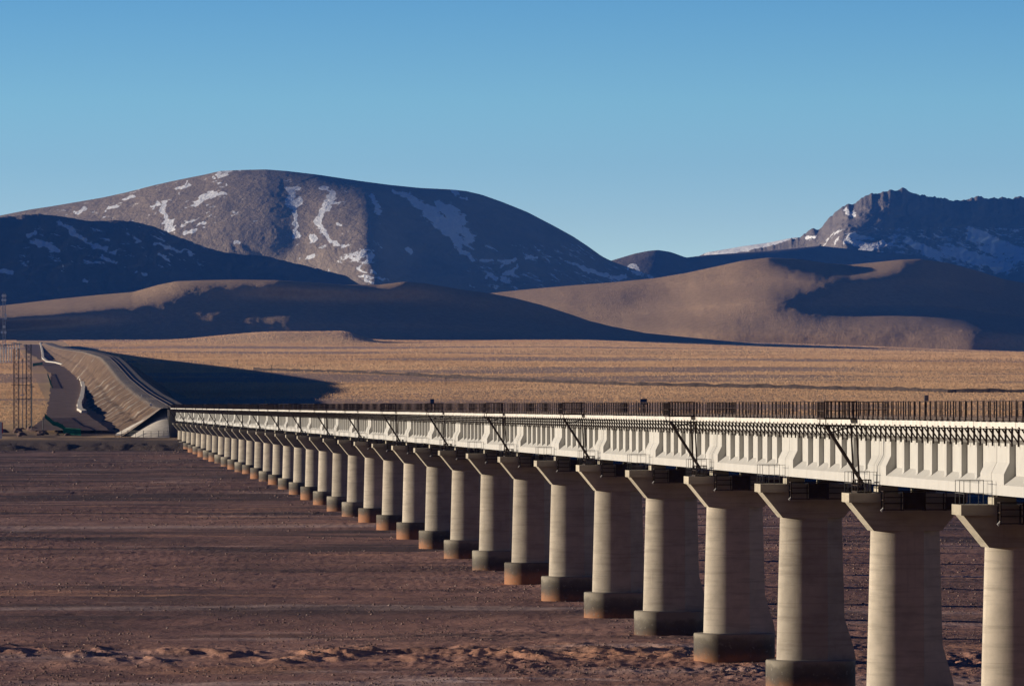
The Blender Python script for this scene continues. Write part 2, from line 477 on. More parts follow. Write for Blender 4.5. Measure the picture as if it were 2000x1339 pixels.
def riverbed():
    ys = np.concatenate([np.array([6000, 4200, 3000, 2300, 1900, 1650, 1500]), np.linspace(1420, 866, 620)])
    Yr = 16.14/((ys-HZ)/F + 0.0049)
    xs = np.concatenate([np.linspace(-2600, -60, 50), np.linspace(-50, 2060, 560), np.linspace(2080, 6500, 60)])
    Y = np.repeat(Yr[:, None], len(xs), 1)
    X = (xs[None, :]-1000)/F*Y
    X[:7] *= np.linspace(9, 1.4, 7)[:, None]
    lat = X - axis_X(Y)
    Z = bed_z(Y) - 0.010*np.clip(lat-4, 0, 400)*sstep(2000, 500, Y)
    near = sstep(900, 330, Y)
    n = 0.10*fbm(X/9, Y/14, 4, 1) + 0.05*fbm(X/2.3, Y/3.5, 3, 2)*near
    n += 0.30*fbm(X/55, Y/60, 4, 5)
    # low gravel bars and channel edges in the far bed
    n += 0.55*np.clip(fbm(X/60, Y/45, 4, 11)-0.12, 0, 1)*sstep(560, 760, Y)
    # eroded bank of small mounds in the foreground
    c0 = 347 + 5*np.sin(X/11.0) + 4*fbm(X/14, Y*0, 2, 6) - 0.06*X
    band = np.exp(-((Y-c0)/9.0)**2)
    lump = np.clip(fbm(X/1.7+Y/9, Y/4.0, 4, 8)+0.10, 0, 1)
    n += band*0.40*lump*sstep(14, 4, X)
    ledge = sstep(0.0, 1.3, Y-(c0-13)) * sstep(26, -2, X)
    n += 0.14*ledge*sstep(c0+40, c0, Y)
    # rubbly ground at the feet of the near piers
    rub = np.maximum(np.exp(-((Y-338)/22.0)**2), .4*np.exp(-((Y-365)/45.0)**2))*sstep(-14, 6, X)
    n += rub*(0.10+0.30*np.clip(fbm(X/6, Y/16, 3, 19)+.1, 0, 1))*np.clip(fbm(X/.7, Y/1.8, 4, 9, .6), -0.3, 1)
    RG = np.random.RandomState(5)
    cell = Y*3.8/F
    wn = RG.rand(*X.shape)-.5
    w2 = RG.rand(*X.shape)-.5
    w2 = (w2 + np.roll(w2, 1, 1) + np.roll(w2, 2, 1) + np.roll(w2, 1, 0) + np.roll(np.roll(w2, 1, 1), 1, 0) + np.roll(np.roll(w2, 2, 1), 1, 0))/2.4
    inner = (np.abs(X/Y*F) < 1080)
    n += cell*(0.16*wn+0.16*w2)*inner*(0.45+0.55*sstep(-.1, .25, fbm(X/30, Y/60, 3, 91)))
    Z = Z + n*sstep(120, 250, Y)
    sand = band*np.clip(lump*1.5, 0, 0.75)*sstep(18, 6, X) + 0.7*np.clip(fbm(X/22, Y/7, 4, 21)-0.36, 0, 0.25)*4*sstep(300, 330, Y)
    sand = np.clip(sand + rub*0.35*np.clip(fbm(X/3, Y/8, 3, 31)+0.3, 0, 1), 0, 0.85)
    pale = np.clip(fbm(X/7, Y/2.5, 4, 41)-0.15, 0, 1)*4*np.exp(-((Y-317)/8.0)**2)*sstep(-12, -2, X)*sstep(12, 3, X)
    pale += np.exp(-((Y-327)/1.6)**2)*sstep(-14, -11, X)*sstep(-5.5, -8, X)*(0.35+0.65*(np.sin(X*9+Y*1.5) > 0))*0.6
    pale += 0.75*np.exp(-((Y-640-0.25*(X+30))/8.0)**2)*sstep(-75, -60, X)*sstep(30, -10, X)*0.8
    pale += np.exp(-((Y-618)/5.0)**2 - ((X+51)/1.6)**2)
    pale += np.clip(fbm(X/9, Y/10, 3, 51)-0.52, 0, 1)*4*sstep(700, 900, Y)*0.7
    wet_shade = .34*sstep(520, 900, Y) + 3.6*np.clip(fbm(X/45, Y/13, 5, 71, .6)-.14, 0, .35)*sstep(380, 520, Y) + 2.0*np.clip(fbm(X/25, Y/9, 5, 72, .6)-.2, 0, .35)
    pale += 2.2*np.clip(fbm(X/40, Y/11, 5, 73, .6)-.27, 0, .4)
    for (yc, wd, xa, xb, am, sl) in ((617, 9, -90, -8, 1.0, .30), (575, 12, -20, 60, .35, .1), (404, 9, -90, 40, .75, .04), (417, 3, -90, 20, .4, .02), (505, 7, -40, 25, .35, .1), (480, 5, -30, 40, .35, -.1),
                                     (600, 14, 40, 140, .8, .1), (660, 16, 45, 160, .8, .1), (1130, 14, -160, -40, .85, .2), (1060, 12, -150, -20, .4, .2), (1020, 14, -110, 0, .6, .2), (955, 12, -90, 10, .5, .1), (1290, 42, -150, 0, .75, .0)):  # last band is the shadow at the bank foot, painted into the bed
        wet_shade += am*np.exp(-((Y-yc-sl*(X+30)-12*fbm(X/18, Y/60, 3, int(yc)))/wd)**2)*sstep(xa-8, xa+8, X)*sstep(xb+8, xb-8, X)*(0.75+0.5*fbm(X/8, Y/12, 3, 77))
    V = np.stack([X, Y, Z], -1)
    o = grid_mesh('riverbed', V, M_bed, {'sand': np.clip(sand, 0, 1), 'pale': np.clip(pale, 0, 1), 'wet_shade': np.clip(wet_shade, 0, .92)})
    tag(o, 'dry reddish brown gravel riverbed', None, None, 'structure')
    stones(V, Yr, xs)
    return o
riverbed()

# ------------------------------------------------------------------ ground: grassy plain with its river bank
def plain_height(x, Y):
    z = plain_z0(Y)
    tilt = 28*np.clip((x-1150)/850.0, 0, 1.5)*sstep(3800, 7300, Y)
    return z - tilt/F*Y
def bare_soil(X, Y):
    band = fbm(X/700+3, Y/380, 5, 61) + 0.35*fbm(X/150, Y/130, 4, 62)
    d = sstep(-0.02, 0.22, band)
    return np.clip(d + .55*np.exp(-((Y-5150-.25*X)/260.0)**2)*sstep(-200, 150, X) + .4*np.exp(-((Y-3300+.1*X)/90.0)**2)*sstep(150, 300, X), 0, 1)
def plain_surface(xi, X, Y):
    Z = plain_height(xi, Y)
    Z = Z + 0.5*fbm(X/60, Y/120, 4, 3)*sstep(1380, 1500, Y) + 2.2*fbm(X/300, Y/500, 3, 9)*sstep(2200, 4000, Y)
    # the grassy knoll on the far plain
    kn = sstep(250, 560, xi)*sstep(760, 660, xi)*np.exp(-((Y-6400)/330.0)**2)
    return Z + 13*kn
def plain():
    Yr = np.concatenate([np.array([1284, 1290, 1294, 1299, 1305, 1312]), np.geomspace(1320, 9500, 340)])
    xs = np.concatenate([np.linspace(-4500, -50, 70), np.linspace(-40, 2060, 420), np.linspace(2080, 6500, 60)])
    Y = np.repeat(Yr[:, None], len(xs), 1)
    X = (xs[None, :]-1000)/F*Y
    Yj = Y.copy()
    Yj[:6] += 5*fbm(X[:6]/14, Y[:6]*0, 3, 4)
    X = (xs[None, :]-1000)/F*Yj
    Y = Yj
    Z = plain_surface(xs[None, :]+0*Y, X, Y)
    xi = xs[None, :]+0*Y
    low = bed_z(Y)-1.5
    t = np.array([0, .42, .62, .8, .93, .98])[:, None]
    Z[:6] = low[:6]+(Z[:6]-low[:6])*t + 0.5*fbm(X[:6]/3, Y[:6]/3, 3, 14)
    V = np.stack([X, Y, Z], -1)
    dirt = np.clip(np.maximum(sstep(1500, 1420, Y)*(0.75+0.9*fbm(X/9, Y/16, 4, 33)), sstep(1400, 1330, Y)), 0, 1)  # soil and scrub of bank and terrace, with the bank's shade painted in
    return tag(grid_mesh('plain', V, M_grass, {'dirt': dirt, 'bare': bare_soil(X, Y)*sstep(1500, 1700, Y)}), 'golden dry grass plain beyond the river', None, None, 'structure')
plain()

def tuft_mat():
    m, nt, b = new_mat('dry_grass_blades', 0.9); g = N(nt)
    a = g.noise(g.coord('World', (1.0, 0.35, 1.0)), 0.006, 6, 0.62, 0.4)
    c = g.ramp(a, [(0.30, (0.62, 0.385, 0.22)), (0.5, (0.80, 0.51, 0.295)), (0.70, (0.88, 0.59, 0.35))])
    f = g.noise(g.coord('World'), 0.9, 2, 0.5)
    c = g.mix(0.5, c, g.ramp(f, [(0.3, (0.78, 0.78, 0.78)), (0.7, (1.0, 1.0, 1.0))]), 'MULTIPLY')
    g.link(c, b.inputs['Base Color'])
    b.inputs['Specular IOR Level'].default_value = 0.0
    tr = nt.nodes.new('ShaderNodeBsdfTranslucent'); g.link(c, tr.inputs['Color'])
    mx = nt.nodes.new('ShaderNodeMixShader'); mx.inputs[0].default_value = 0.25
    out = [n for n in nt.nodes if n.type == 'OUTPUT_MATERIAL'][0]
    g.link(b.outputs[0], mx.inputs[1]); g.link(tr.outputs[0], mx.inputs[2]); g.link(mx.outputs[0], out.inputs['Surface'])
    return m
def dry_grass(n=2400000):
    R = np.random.RandomState(11)
    Y = np.sqrt(R.uniform(1425**2, 8600**2, n)); xi = R.uniform(-250, 2260, n)
    keep = R.rand(n) < np.interp(Y, [1425, 2400, 3200, 6000, 8600], [1, 1, .55, .22, .20])
    xi, Y = xi[keep], Y[keep]
    X = (xi-1000)/F*Y
    # thinner cover on the bare purple soil
    dens = 1-.93*bare_soil(X, Y)
    dens = np.maximum(dens, 0.9*sstep(5900, 6200, Y)*sstep(6600, 6400, Y)*sstep(300, 500, xi)*sstep(760, 690, xi))
    keep = R.rand(len(X)) < dens
    xi, X, Y = xi[keep], X[keep], Y[keep]
    lat = X-axis_X(Y)
    keep = ((lat > 22) | (lat < -27)) & ~((xi < 215) & (Y < 1540))
    xi, X, Y = xi[keep], X[keep], Y[keep]
    Z = plain_surface(xi, X, Y)
    n = len(X)
    vs = np.zeros((n, 9, 3), np.float32)
    sz = np.interp(Y, [1400, 2400, 4000, 8000], [.42, .52, 1.0, 1.3])
    h = (.38+.6*R.rand(n)**1.5)*sz; w = R.uniform(.25, .55, n)*sz
    for q in range(3):
        a = R.normal(-math.pi/4, .75, n); ca, sa = np.cos(a)*w, np.sin(a)*w
        ox, oy = R.uniform(-.25, .25, n), R.uniform(-.25, .25, n)
        for j, (f, z) in enumerate(((-.5, -.12), (.5, -.12), (R.uniform(-.5, .5, n), 1.0))):
            vs[:, q*3+j, 0] = X+ox+f*ca; vs[:, q*3+j, 1] = Y+oy+f*sa
            vs[:, q*3+j, 2] = Z + h*(z if j < 2 else R.uniform(.75, 1.1, n))
    me = bpy.data.meshes.new('dry_grass')
    nt_ = n*3
    me.vertices.add(n*9); me.vertices.foreach_set('co', vs.reshape(-1))
    me.loops.add(n*9); me.polygons.add(nt_)
    me.loops.foreach_set('vertex_index', np.arange(n*9, dtype=np.int32))
    me.polygons.foreach_set('loop_start', np.arange(nt_, dtype=np.int32)*3)
    me.update()
    me.materials.append(tuft_mat())
    o = bpy.data.objects.new('dry_grass', me); C.objects.link(o)
    return tag(o, 'dry golden grass tufts covering the plain', 'grass', None, 'stuff')
dry_grass()

# ------------------------------------------------------------------ added slope under and behind the camera, keeps low sky off the pier faces
def added_hillside():
    Yp = np.concatenate([np.linspace(46, 10, 10), np.linspace(6, -6, 5), np.linspace(-15, -1400, 60)])
    xs = np.concatenate([np.linspace(-2600, -120, 40), np.linspace(-100, 100, 41), np.linspace(120, 2600, 40)])
    X, Y = np.meshgrid(xs, Yp)
    Z = np.interp(-Y, [-46, -20, -8, -2, 3, 40, 120, 350, 800, 1400], [-3.5, 2, 8, 12.0, 12.3, 26, 75, 215, 340, 360])
    Z = Z + (18*fbm(X/160, Y/160, 4, 140)+1.2*fbm(X/14, Y/14, 3, 141))*sstep(-4, -120, Y)
    return tag(grid_mesh('added_hillside', np.stack([X, Y, Z], -1), M_hill), 'added grassy slope under and behind the camera, blocking low sky', None, None, 'structure')
added_hillside()

# ------------------------------------------------------------------ mountains and foothills
def hill(name, mat, sil, base, r0, r1, carve, xr, ny_rows, power=1.5, rough=6.0, nsc=120.0, seed=0, snow=(), sprinkle=(), jag=0.0, step=2.0, label='', sm=14, vrough=0, gain=.55):
    xs = np.arange(xr[0], xr[1]+step, step)
    sx, sy = zip(*sil); s = np.interp(xs, sx, sy)
    ker = np.hanning(9); ker /= ker.sum()
    s = np.convolve(np.pad(s, 4, 'edge'), ker, 'valid')
    jg = jag*np.clip(fbm(xs/16, xs*0, 5, seed+5, .6), -0.4, 1) if jag else xs*0
    bx, by = zip(*base); b = np.interp(xs, bx, by)
    v = np.linspace(0, 1, ny_rows)
    cv = []
    kk = np.hanning(2*sm+1); kk /= kk.sum()
    lv = [c[0] for c in carve]
    for _, kn in carve:
        a, d = zip(*kn)
        cv.append(np.convolve(np.pad(np.interp(xs, a, d), sm, 'edge'), kk, 'valid'))
    cv = np.array(cv)
    car = np.zeros((len(v), len(xs)))
    for i, t in enumerate(v):
        j = max(0, min(len(lv)-2, int(np.searchsorted(lv, t)-1)))
        w = (t-lv[j])/(lv[j+1]-lv[j]); w = w*w*(3-2*w)
        car[i] = cv[j]*(1-w)+cv[j+1]*w
    t = 1-(1-v)**(1/power)
    ximg = np.repeat(xs[None, :], len(v), 0)
    kb = np.hanning(121); kb /= kb.sum()
    sb = np.convolve(np.pad(s, 60, 'edge'), kb, 'valid')
    wv = (v[:, None]**4)
    yimg = b[None, :]+((sb*(1-wv)+s*wv)-b[None, :])*v[:, None]
    yimg = yimg - jg[None, :]*np.clip((v[:, None]-.75)/.25, 0, 1)**2
    R = r0+(r1-r0)*t[:, None]+car
    nz = fbm(ximg/F*r1/nsc, yimg/F*r1/nsc*1.6, 6, seed, gain)
    R = R + rough*nz*np.minimum(1, (1-v[:, None])*8+0.15)*(.25+.75*sstep(.05, .45, v[:, None]))
    if vrough:
        R = R + vrough*np.abs(fbm(ximg/F*r1/nsc*2.2+2*nz, yimg/F*r1/nsc*0.5, 5, seed+40, 0.6))
    X = (ximg-1000)/F*R; Z = EYE+(HZ-yimg)/F*R
    V = np.stack([X, R, Z], -1)
    # far side of the hill
    bk = []
    top = V[-1]
    for q, (da, fz) in enumerate(((120, .985), (350, .9), (800, .6), (1400, .1))):
        r = top.copy(); r[:, 1] += da; r[:, 2] = 20+(top[:, 2]-20)*fz; bk.append(r)
    V = np.concatenate([V, np.array(bk)], 0)
    sn = np.zeros(ximg.shape)
    wx = 9*fbm(ximg/15, yimg/15, 4, seed+7); wy = 7*fbm(ximg/13, yimg/13, 4, seed+8)
    for (x0, y0, x1, y1, wd, am) in snow:
        ex, ey = x1-x0, y1-y0; L2 = ex*ex+ey*ey+1e-6
        u = np.clip(((ximg-x0)*ex+(yimg-y0)*ey)/L2, 0, 1)
        d = np.hypot(ximg+wx-x0-u*ex, (yimg+wy-y0-u*ey)*1.15)
        sn = np.maximum(sn, (am*.5+.58)*np.clip(1.3-d/(wd*1.15), 0, 1)**.8)
    for (x0, x1, y0, y1, am) in sprinkle:
        m = sstep(x0-20, x0+30, ximg)*sstep(x1+20, x1-30, ximg)*sstep(y0-10, y0+12, yimg)*sstep(y1+10, y1-12, yimg)
        sn = np.maximum(sn, am*m)
    sn = np.concatenate([sn, np.repeat(sn[-1:], 4, 0)*0], 0)
    o = grid_mesh(name, V, mat, {'snow': sn})
    return tag(o, label, None, None, 'structure')

# front foothills
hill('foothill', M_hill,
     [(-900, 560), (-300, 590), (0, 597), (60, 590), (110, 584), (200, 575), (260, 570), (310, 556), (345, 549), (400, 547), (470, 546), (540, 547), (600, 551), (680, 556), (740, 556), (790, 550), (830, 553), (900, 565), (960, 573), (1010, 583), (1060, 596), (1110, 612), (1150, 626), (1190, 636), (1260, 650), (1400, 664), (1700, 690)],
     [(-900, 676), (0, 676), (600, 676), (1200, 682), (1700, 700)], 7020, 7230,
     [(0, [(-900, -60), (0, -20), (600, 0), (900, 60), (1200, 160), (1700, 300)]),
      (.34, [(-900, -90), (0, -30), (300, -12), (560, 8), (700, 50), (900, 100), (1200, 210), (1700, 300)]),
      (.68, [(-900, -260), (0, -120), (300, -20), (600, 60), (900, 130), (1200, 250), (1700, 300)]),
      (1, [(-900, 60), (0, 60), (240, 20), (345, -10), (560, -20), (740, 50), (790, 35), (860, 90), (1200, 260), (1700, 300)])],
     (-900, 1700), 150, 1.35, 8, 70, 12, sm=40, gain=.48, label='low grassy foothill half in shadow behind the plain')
# right foothill
hill('foothill', M_hill,
     [(700, 600), (850, 588), (960, 572), (1040, 564), (1120, 557), (1200, 551), (1280, 543), (1340, 533), (1400, 520), (1450, 509), (1500, 503), (1560, 506), (1620, 514), (1660, 517), (1700, 513), (1760, 507), (1800, 506), (1850, 513), (1900, 526), (1960, 545), (2020, 556), (2200, 560), (2600, 590), (3200, 640)],
     [(700, 690), (1200, 690), (1700, 696), (2100, 700), (3200, 710)], 8040, 8360,
     [(0, [(700, 250), (1150, 60), (1400, -40), (1600, -80), (1930, -170), (2060, -80), (2300, 120), (3200, 200)]),
      (.3, [(700, 250), (1050, 80), (1160, 20), (1400, -90), (1600, -140), (1940, -210), (2060, -110), (2300, 120), (3200, 200)]),
      (.55, [(700, 250), (1130, 60), (1200, 40), (1340, -10), (1480, -110), (1560, -115), (1700, -60), (1850, 10), (2000, 80), (2300, 220), (3200, 300)]),
      (.78, [(700, 250), (1000, 100), (1180, 30), (1270, 40), (1420, -10), (1600, -90), (1650, -90), (1780, 0), (1900, 80), (2300, 220), (3200, 300)]),
      (1, [(700, 250), (960, 120), (1200, 40), (1480, -30), (1600, 10), (1680, 30), (1770, 20), (1850, 60), (2000, 150), (2300, 260), (3200, 300)])],
     (700, 3200), 170, 1.3, 9, 75, 25, sm=44, gain=.46, snow=[(1765, 521, 1790, 524, 5, .8), (1770, 511, 1778, 512, 4, .8), (1828, 528, 1840, 545, 6, .8), (1845, 550, 1856, 556, 4, .7), (1990, 560, 2000, 566, 5, .6)],
     label='rounded tan foothill with sunlit ridges on the right')
# left dark hill
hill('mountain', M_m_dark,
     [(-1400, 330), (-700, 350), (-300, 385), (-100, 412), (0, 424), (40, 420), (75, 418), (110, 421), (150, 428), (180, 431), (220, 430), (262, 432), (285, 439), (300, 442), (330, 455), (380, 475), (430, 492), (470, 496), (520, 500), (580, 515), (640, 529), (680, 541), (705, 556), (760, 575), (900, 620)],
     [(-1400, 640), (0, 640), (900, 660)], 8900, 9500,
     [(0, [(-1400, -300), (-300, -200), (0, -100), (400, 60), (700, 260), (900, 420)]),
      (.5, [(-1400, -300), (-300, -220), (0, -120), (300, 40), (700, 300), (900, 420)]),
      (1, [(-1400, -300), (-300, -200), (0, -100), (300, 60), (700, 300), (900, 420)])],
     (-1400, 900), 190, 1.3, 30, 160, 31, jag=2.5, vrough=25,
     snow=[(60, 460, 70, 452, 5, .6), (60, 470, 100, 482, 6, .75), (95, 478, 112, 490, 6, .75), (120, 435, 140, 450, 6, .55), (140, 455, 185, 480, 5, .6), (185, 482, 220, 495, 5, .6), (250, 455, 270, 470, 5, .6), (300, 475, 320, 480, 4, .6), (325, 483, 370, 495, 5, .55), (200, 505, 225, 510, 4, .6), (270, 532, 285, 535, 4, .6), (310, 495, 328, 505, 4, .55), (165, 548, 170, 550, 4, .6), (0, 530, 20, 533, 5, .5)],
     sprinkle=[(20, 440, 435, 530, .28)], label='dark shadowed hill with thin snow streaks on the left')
# big round mountain
hill('mountain', M_m_round,
     [(-900, 560), (-400, 500), (-100, 438), (0, 421), (60, 409), (100, 403), (200, 386), (250, 375), (300, 362), (345, 352), (370, 347), (400, 341), (430, 334), (470, 332), (520, 331), (560, 334), (620, 341), (700, 353), (760, 361), (820, 367), (880, 370), (910, 373), (940, 380), (980, 394), (1030, 414), (1080, 440), (1120, 462), (1150, 482), (1175, 500), (1195, 510), (1250, 530), (1330, 552), (1600, 600)],
     [(-900, 640), (0, 620), (1600, 640)], 11600, 12300,
     [(0, [(-900, 400), (0, 250), (400, 60), (560, 20), (700, -160), (745, -200), (790, -110), (1000, 60), (1250, 260), (1600, 500)]),
      (.30, [(-900, 400), (0, 250), (400, 60), (540, 20), (620, -60), (740, -190), (780, -90), (1000, 60), (1250, 260), (1600, 500)]),
      (.52, [(-900, 400), (0, 220), (300, 50), (450, -40), (540, -55), (575, -45), (660, -130), (725, -190), (800, -50), (1000, 120), (1250, 320), (1600, 500)]),
      (.8, [(-900, 400), (0, 200), (300, 20), (480, -60), (540, -75), (580, -70), (650, -130), (730, -190), (800, -60), (1000, 160), (1250, 320), (1600, 500)]),
      (1, [(-900, 400), (0, 180), (300, 10), (470, -60), (560, -80), (730, -130), (800, -40), (900, 80), (1000, 200), (1250, 360), (1600, 500)])],
     (-900, 1600), 300, 1.7, 9, 160, 51, sm=22, vrough=5,
     snow=[(318, 398, 322, 420, 8, .72), (322, 420, 332, 445, 9, .72), (300, 403, 318, 398, 6, .6), (345, 372, 365, 365, 5, .6), (395, 385, 440, 376, 6, .7), (380, 400, 400, 385, 5, .6), (365, 455, 400, 435, 5, .6), (425, 336, 465, 332, 4, .8), (420, 345, 440, 341, 5, .7), (350, 375, 365, 355, 4, .6), (150, 415, 165, 408, 5, .55), (210, 410, 225, 404, 5, .6), (245, 388, 258, 385, 4, .6), (270, 365, 280, 362, 3, .7), (430, 362, 442, 361, 3, .7),
           (566, 372, 584, 366, 7, .72), (566, 380, 570, 400, 8, .74), (572, 400, 584, 392, 7, .66), (570, 400, 576, 430, 6, .7), (574, 430, 582, 462, 5, .66), (632, 368, 645, 374, 6, .66), (646, 378, 640, 398, 8, .72), (640, 400, 620, 432, 7, .74), (620, 435, 640, 460, 6, .7), (640, 462, 656, 478, 5, .7), (608, 460, 612, 468, 5, .7), (460, 475, 466, 478, 4, .7), (660, 440, 665, 442, 4, .7), (670, 478, 680, 477, 4, .7),
           (768, 374, 800, 388, 5, .8), (800, 388, 850, 420, 11, .80), (840, 415, 880, 450, 16, .78), (860, 400, 900, 430, 13, .62), (880, 430, 918, 468, 12, .60), (880, 450, 905, 490, 9, .8), (905, 490, 925, 508, 6, .8), (925, 508, 965, 507, 5, .75), (965, 508, 1000, 512, 4, .7), (980, 520, 1008, 510, 4, .7), (985, 535, 1010, 522, 5, .55), (1030, 503, 1045, 501, 4, .7), (955, 540, 990, 548, 6, .5), (885, 376, 912, 386, 4, .62), (1120, 517, 1170, 532, 5, .8), (1165, 530, 1215, 545, 5, .8), (1170, 536, 1220, 541, 4, .6), (1230, 527, 1275, 545, 4, .7), (795, 488, 800, 489, 6, .8), (725, 385, 742, 410, 9, .42),
           (607, 505, 612, 504, 6, .75), (690, 505, 706, 498, 6, .66), (723, 508, 728, 502, 7, .75), (700, 522, 715, 530, 5, .6), (700, 540, 745, 545, 5, .62), (725, 530, 732, 530, 5, .7), (715, 550, 725, 555, 5, .6)],
     sprinkle=[(60, 520, 345, 460, .25), (530, 760, 340, 470, .20), (560, 760, 470, 560, .30), (900, 1250, 470, 570, .31)], label='big rounded brown mountain with snow gullies')
# small dark hill in the gap
hill('mountain', M_m_dark,
     [(1000, 575), (1100, 540), (1190, 510), (1240, 495), (1265, 490), (1285, 488), (1310, 492), (1340, 503), (1380, 498), (1440, 494), (1500, 490), (1600, 480), (1800, 500), (2000, 560)],
     [(1000, 620), (2000, 640)], 13000, 13400,
     [(0, [(1000, 0), (1285, 60), (1400, 200), (2000, 700)]), (1, [(1000, 0), (1285, 80), (1400, 220), (2000, 700)])],
     (1000, 2000), 90, 1.3, 12, 160, 61, snow=[(1240, 530, 1290, 545, 4, .6), (1230, 520, 1260, 530, 4, .6)], label='small dark hill in the gap between the two mountains')
# snowy ridge far behind
hill('mountain', M_m_snow,
     [(1200, 560), (1340, 512), (1380, 493), (1410, 488), (1450, 481), (1500, 474), (1550, 464), (1620, 462), (1800, 500)],
     [(1200, 640), (1800, 640)], 15800, 16200,
     [(0, [(1200, 200), (1500, 0), (1800, -200)]), (1, [(1200, 200), (1500, 0), (1800, -200)])],
     (1200, 1800), 70, 1.3, 10, 160, 71, snow=[(1390, 492, 1550, 468, 14, .85)], sprinkle=[(1380, 1560, 465, 500, .45)], label='distant sunlit snow covered ridge')
# rocky mountain
hill('mountain', M_m_rock,
     [(1300, 560), (1400, 508), (1470, 492), (1530, 475), (1545, 468), (1570, 458), (1586, 447), (1600, 446), (1618, 425), (1640, 412), (1652, 402), (1672, 393), (1690, 384), (1705, 379), (1722, 378), (1735, 371), (1760, 371), (1790, 377), (1830, 387), (1860, 391), (1890, 390), (1898, 386), (1912, 386), (1925, 390), (1960, 388), (1990, 384), (2020, 388), (2100, 380), (2400, 420), (2900, 480), (3500, 560)],
     [(1300, 640), (3500, 640)], 13600, 14400,
     [(0, [(1300, 350), (1500, 150), (1700, 0), (1750, -40), (1900, 60), (2000, 0), (2060, -60), (2400, 200), (3500, 600)]),
      (.45, [(1300, 350), (1500, 180), (1560, 60), (1600, 30), (1690, -60), (1720, -70), (1800, 20), (1950, 130), (2040, 40), (2090, 20), (2400, 280), (3500, 600)]),
      (.75, [(1300, 350), (1500, 200), (1600, 60), (1640, -60), (1655, -60), (1700, 30), (1850, 140), (2000, 280), (2400, 500), (3500, 800)]),
      (1, [(1300, 350), (1500, 200), (1640, 0), (1680, 20), (1740, 60), (1900, 220), (2000, 320), (2400, 560), (3500, 800)])],
     (1300, 3500), 240, 1.3, 40, 110, 81, jag=9, sm=10, vrough=30,
     snow=[(1655, 470, 1690, 478, 8, .62), (1655, 500, 1725, 478, 9, .66), (1700, 482, 1745, 474, 5, .7), (1660, 460, 1700, 465, 6, .5), (1575, 466, 1590, 462, 4, .6), (1980, 500, 2000, 490, 8, .7), (1900, 460, 1990, 500, 22, .46), (1850, 490, 1960, 520, 20, .46), (1770, 470, 1830, 500, 12, .40), (1652, 410, 1665, 418, 6, .4)],
     sprinkle=[(1680, 2100, 440, 540, .40), (1600, 1760, 440, 520, .32)], label='jagged rocky mountain dusted with snow on the right')

# ------------------------------------------------------------------ bridge piers
def stadium(a, r, z, n=14, nose=0.0):
    pts = []
    for i in range(n+1):
        t = -math.pi/2 + math.pi*i/n
        pts.append((a + r*math.cos(t) + nose*max(0, math.cos(t)), r*math.sin(t), z))
    for i in range(n+1):
        t = math.pi/2 + math.pi*i/n
        pts.append((-a + r*math.cos(t), r*math.sin(t), z))
    return pts

ORD = ['first', 'second', 'third', 'fourth', 'fifth', 'sixth', 'seventh', 'eighth', 'ninth', 'tenth', 'eleventh', 'twelfth', 'thirteenth', 'fourteenth', 'fifteenth', 'sixteenth', 'seventeenth', 'eighteenth', 'nineteenth']
def ordn(i):
    if i < 19: return ORD[i]
    tens = {2: 'twent', 3: 'thirt', 4: 'fort'}[(i+1)//10]
    u = (i+1) % 10
    return tens+'ieth' if u == 0 else tens+'y-'+ORD[u-1]

def pier_base_z(k):
    c = B(st(k), 0)
    return bed_z(c[1]) + 0.06

FOOT_H = 1.62
foot_me = None
shared = {}
def share(key, maker, name, parent, loc=(0, 0, 0)):
    """first use builds the mesh, later uses copy the object (same mesh data)"""
    if key not in shared:
        o = maker(); shared[key] = o
    else:
        o = shared[key].copy(); C.objects.link(o)
    o.name = name
    o.parent = parent; o.location = loc
    return o

def mk_footing():
    m = MB()
    m.loft([stadium(.7, 1.6, -1.6, 16), stadium(.7, 1.6, FOOT_H-.06, 16), stadium(.7, 1.55, FOOT_H, 16)])
    o = m.build('footing', M_foot)
    o.data.polygons.foreach_set('use_smooth', [abs(p.normal.z) < .7 for p in o.data.polygons])
    o.data.set_sharp_from_angle(angle=math.radians(35))
    return o
def mk_cap():
    m = MB()
    # corbel: trapezoid flaring from the column to the slab
    t = 1.03
    zc = -1.72
    m.loft([stadium(.57, t-.01, zc, 14)[0:0] or [(-1.56, -t, zc), (1.56, -t, zc), (1.56, t, zc), (-1.56, t, zc)],
            [(-2.62, -t, -.42), (2.62, -t, -.42), (2.62, t, -.42), (-2.62, t, -.42)]])
    m.box(-2.73, 2.73, -1.2, 1.2, -.42, 0)
    o = m.build('cap', M_cap)
    return o
def mk_pedestal():
    return MB().box(-.46, .46, -.72, .72, .002, .31).build('pedestal', M_cap)
def mk_bearing():
    return MB().box(-.3, .3, -.2, .2, .312, .388).build('bearing', M_steel)
def mk_basket():
    m = MB()
    y0, y1 = -1.95, -1.26
    for x in (-1.25, -.35, .65, 1.6, 2.5):
        m.bar((x, y0, -.78), (x, y0, .12), .055)
        m.bar((x, y1-.02, -.78), (x, y1-.02, .02), .05)
        m.bar((x, y0, -.76), (x, y1, -.76), .05)
    for z in (.10, -.18, -.45, -.74):
        m.bar((-1.27, y0, z), (2.52, y0, z), .045)
    m.bar((-1.27, y1-.02, -.74), (2.52, y1-.02, -.74), .045)
    m.box(-1.25, 2.5, y0+.03, y1-.03, -.75, -.72)
    m.bar((-1.25, y0, .10), (-1.25, y1, .10), .04)
    m.bar((-1.25, y0, -.3), (-1.25, y1, -.3), .04)
    return m.build('inspection_basket', M_steel)
def mk_basket_panel():
    return MB().box(-.33, .63, -1.93, -1.915, -.70, .06).build('panel', M_steel)
def mk_basket_panel2():
    return MB().box(1.62, 2.48, -1.93, -1.915, -.70, -.2).build('panel', M_steel)
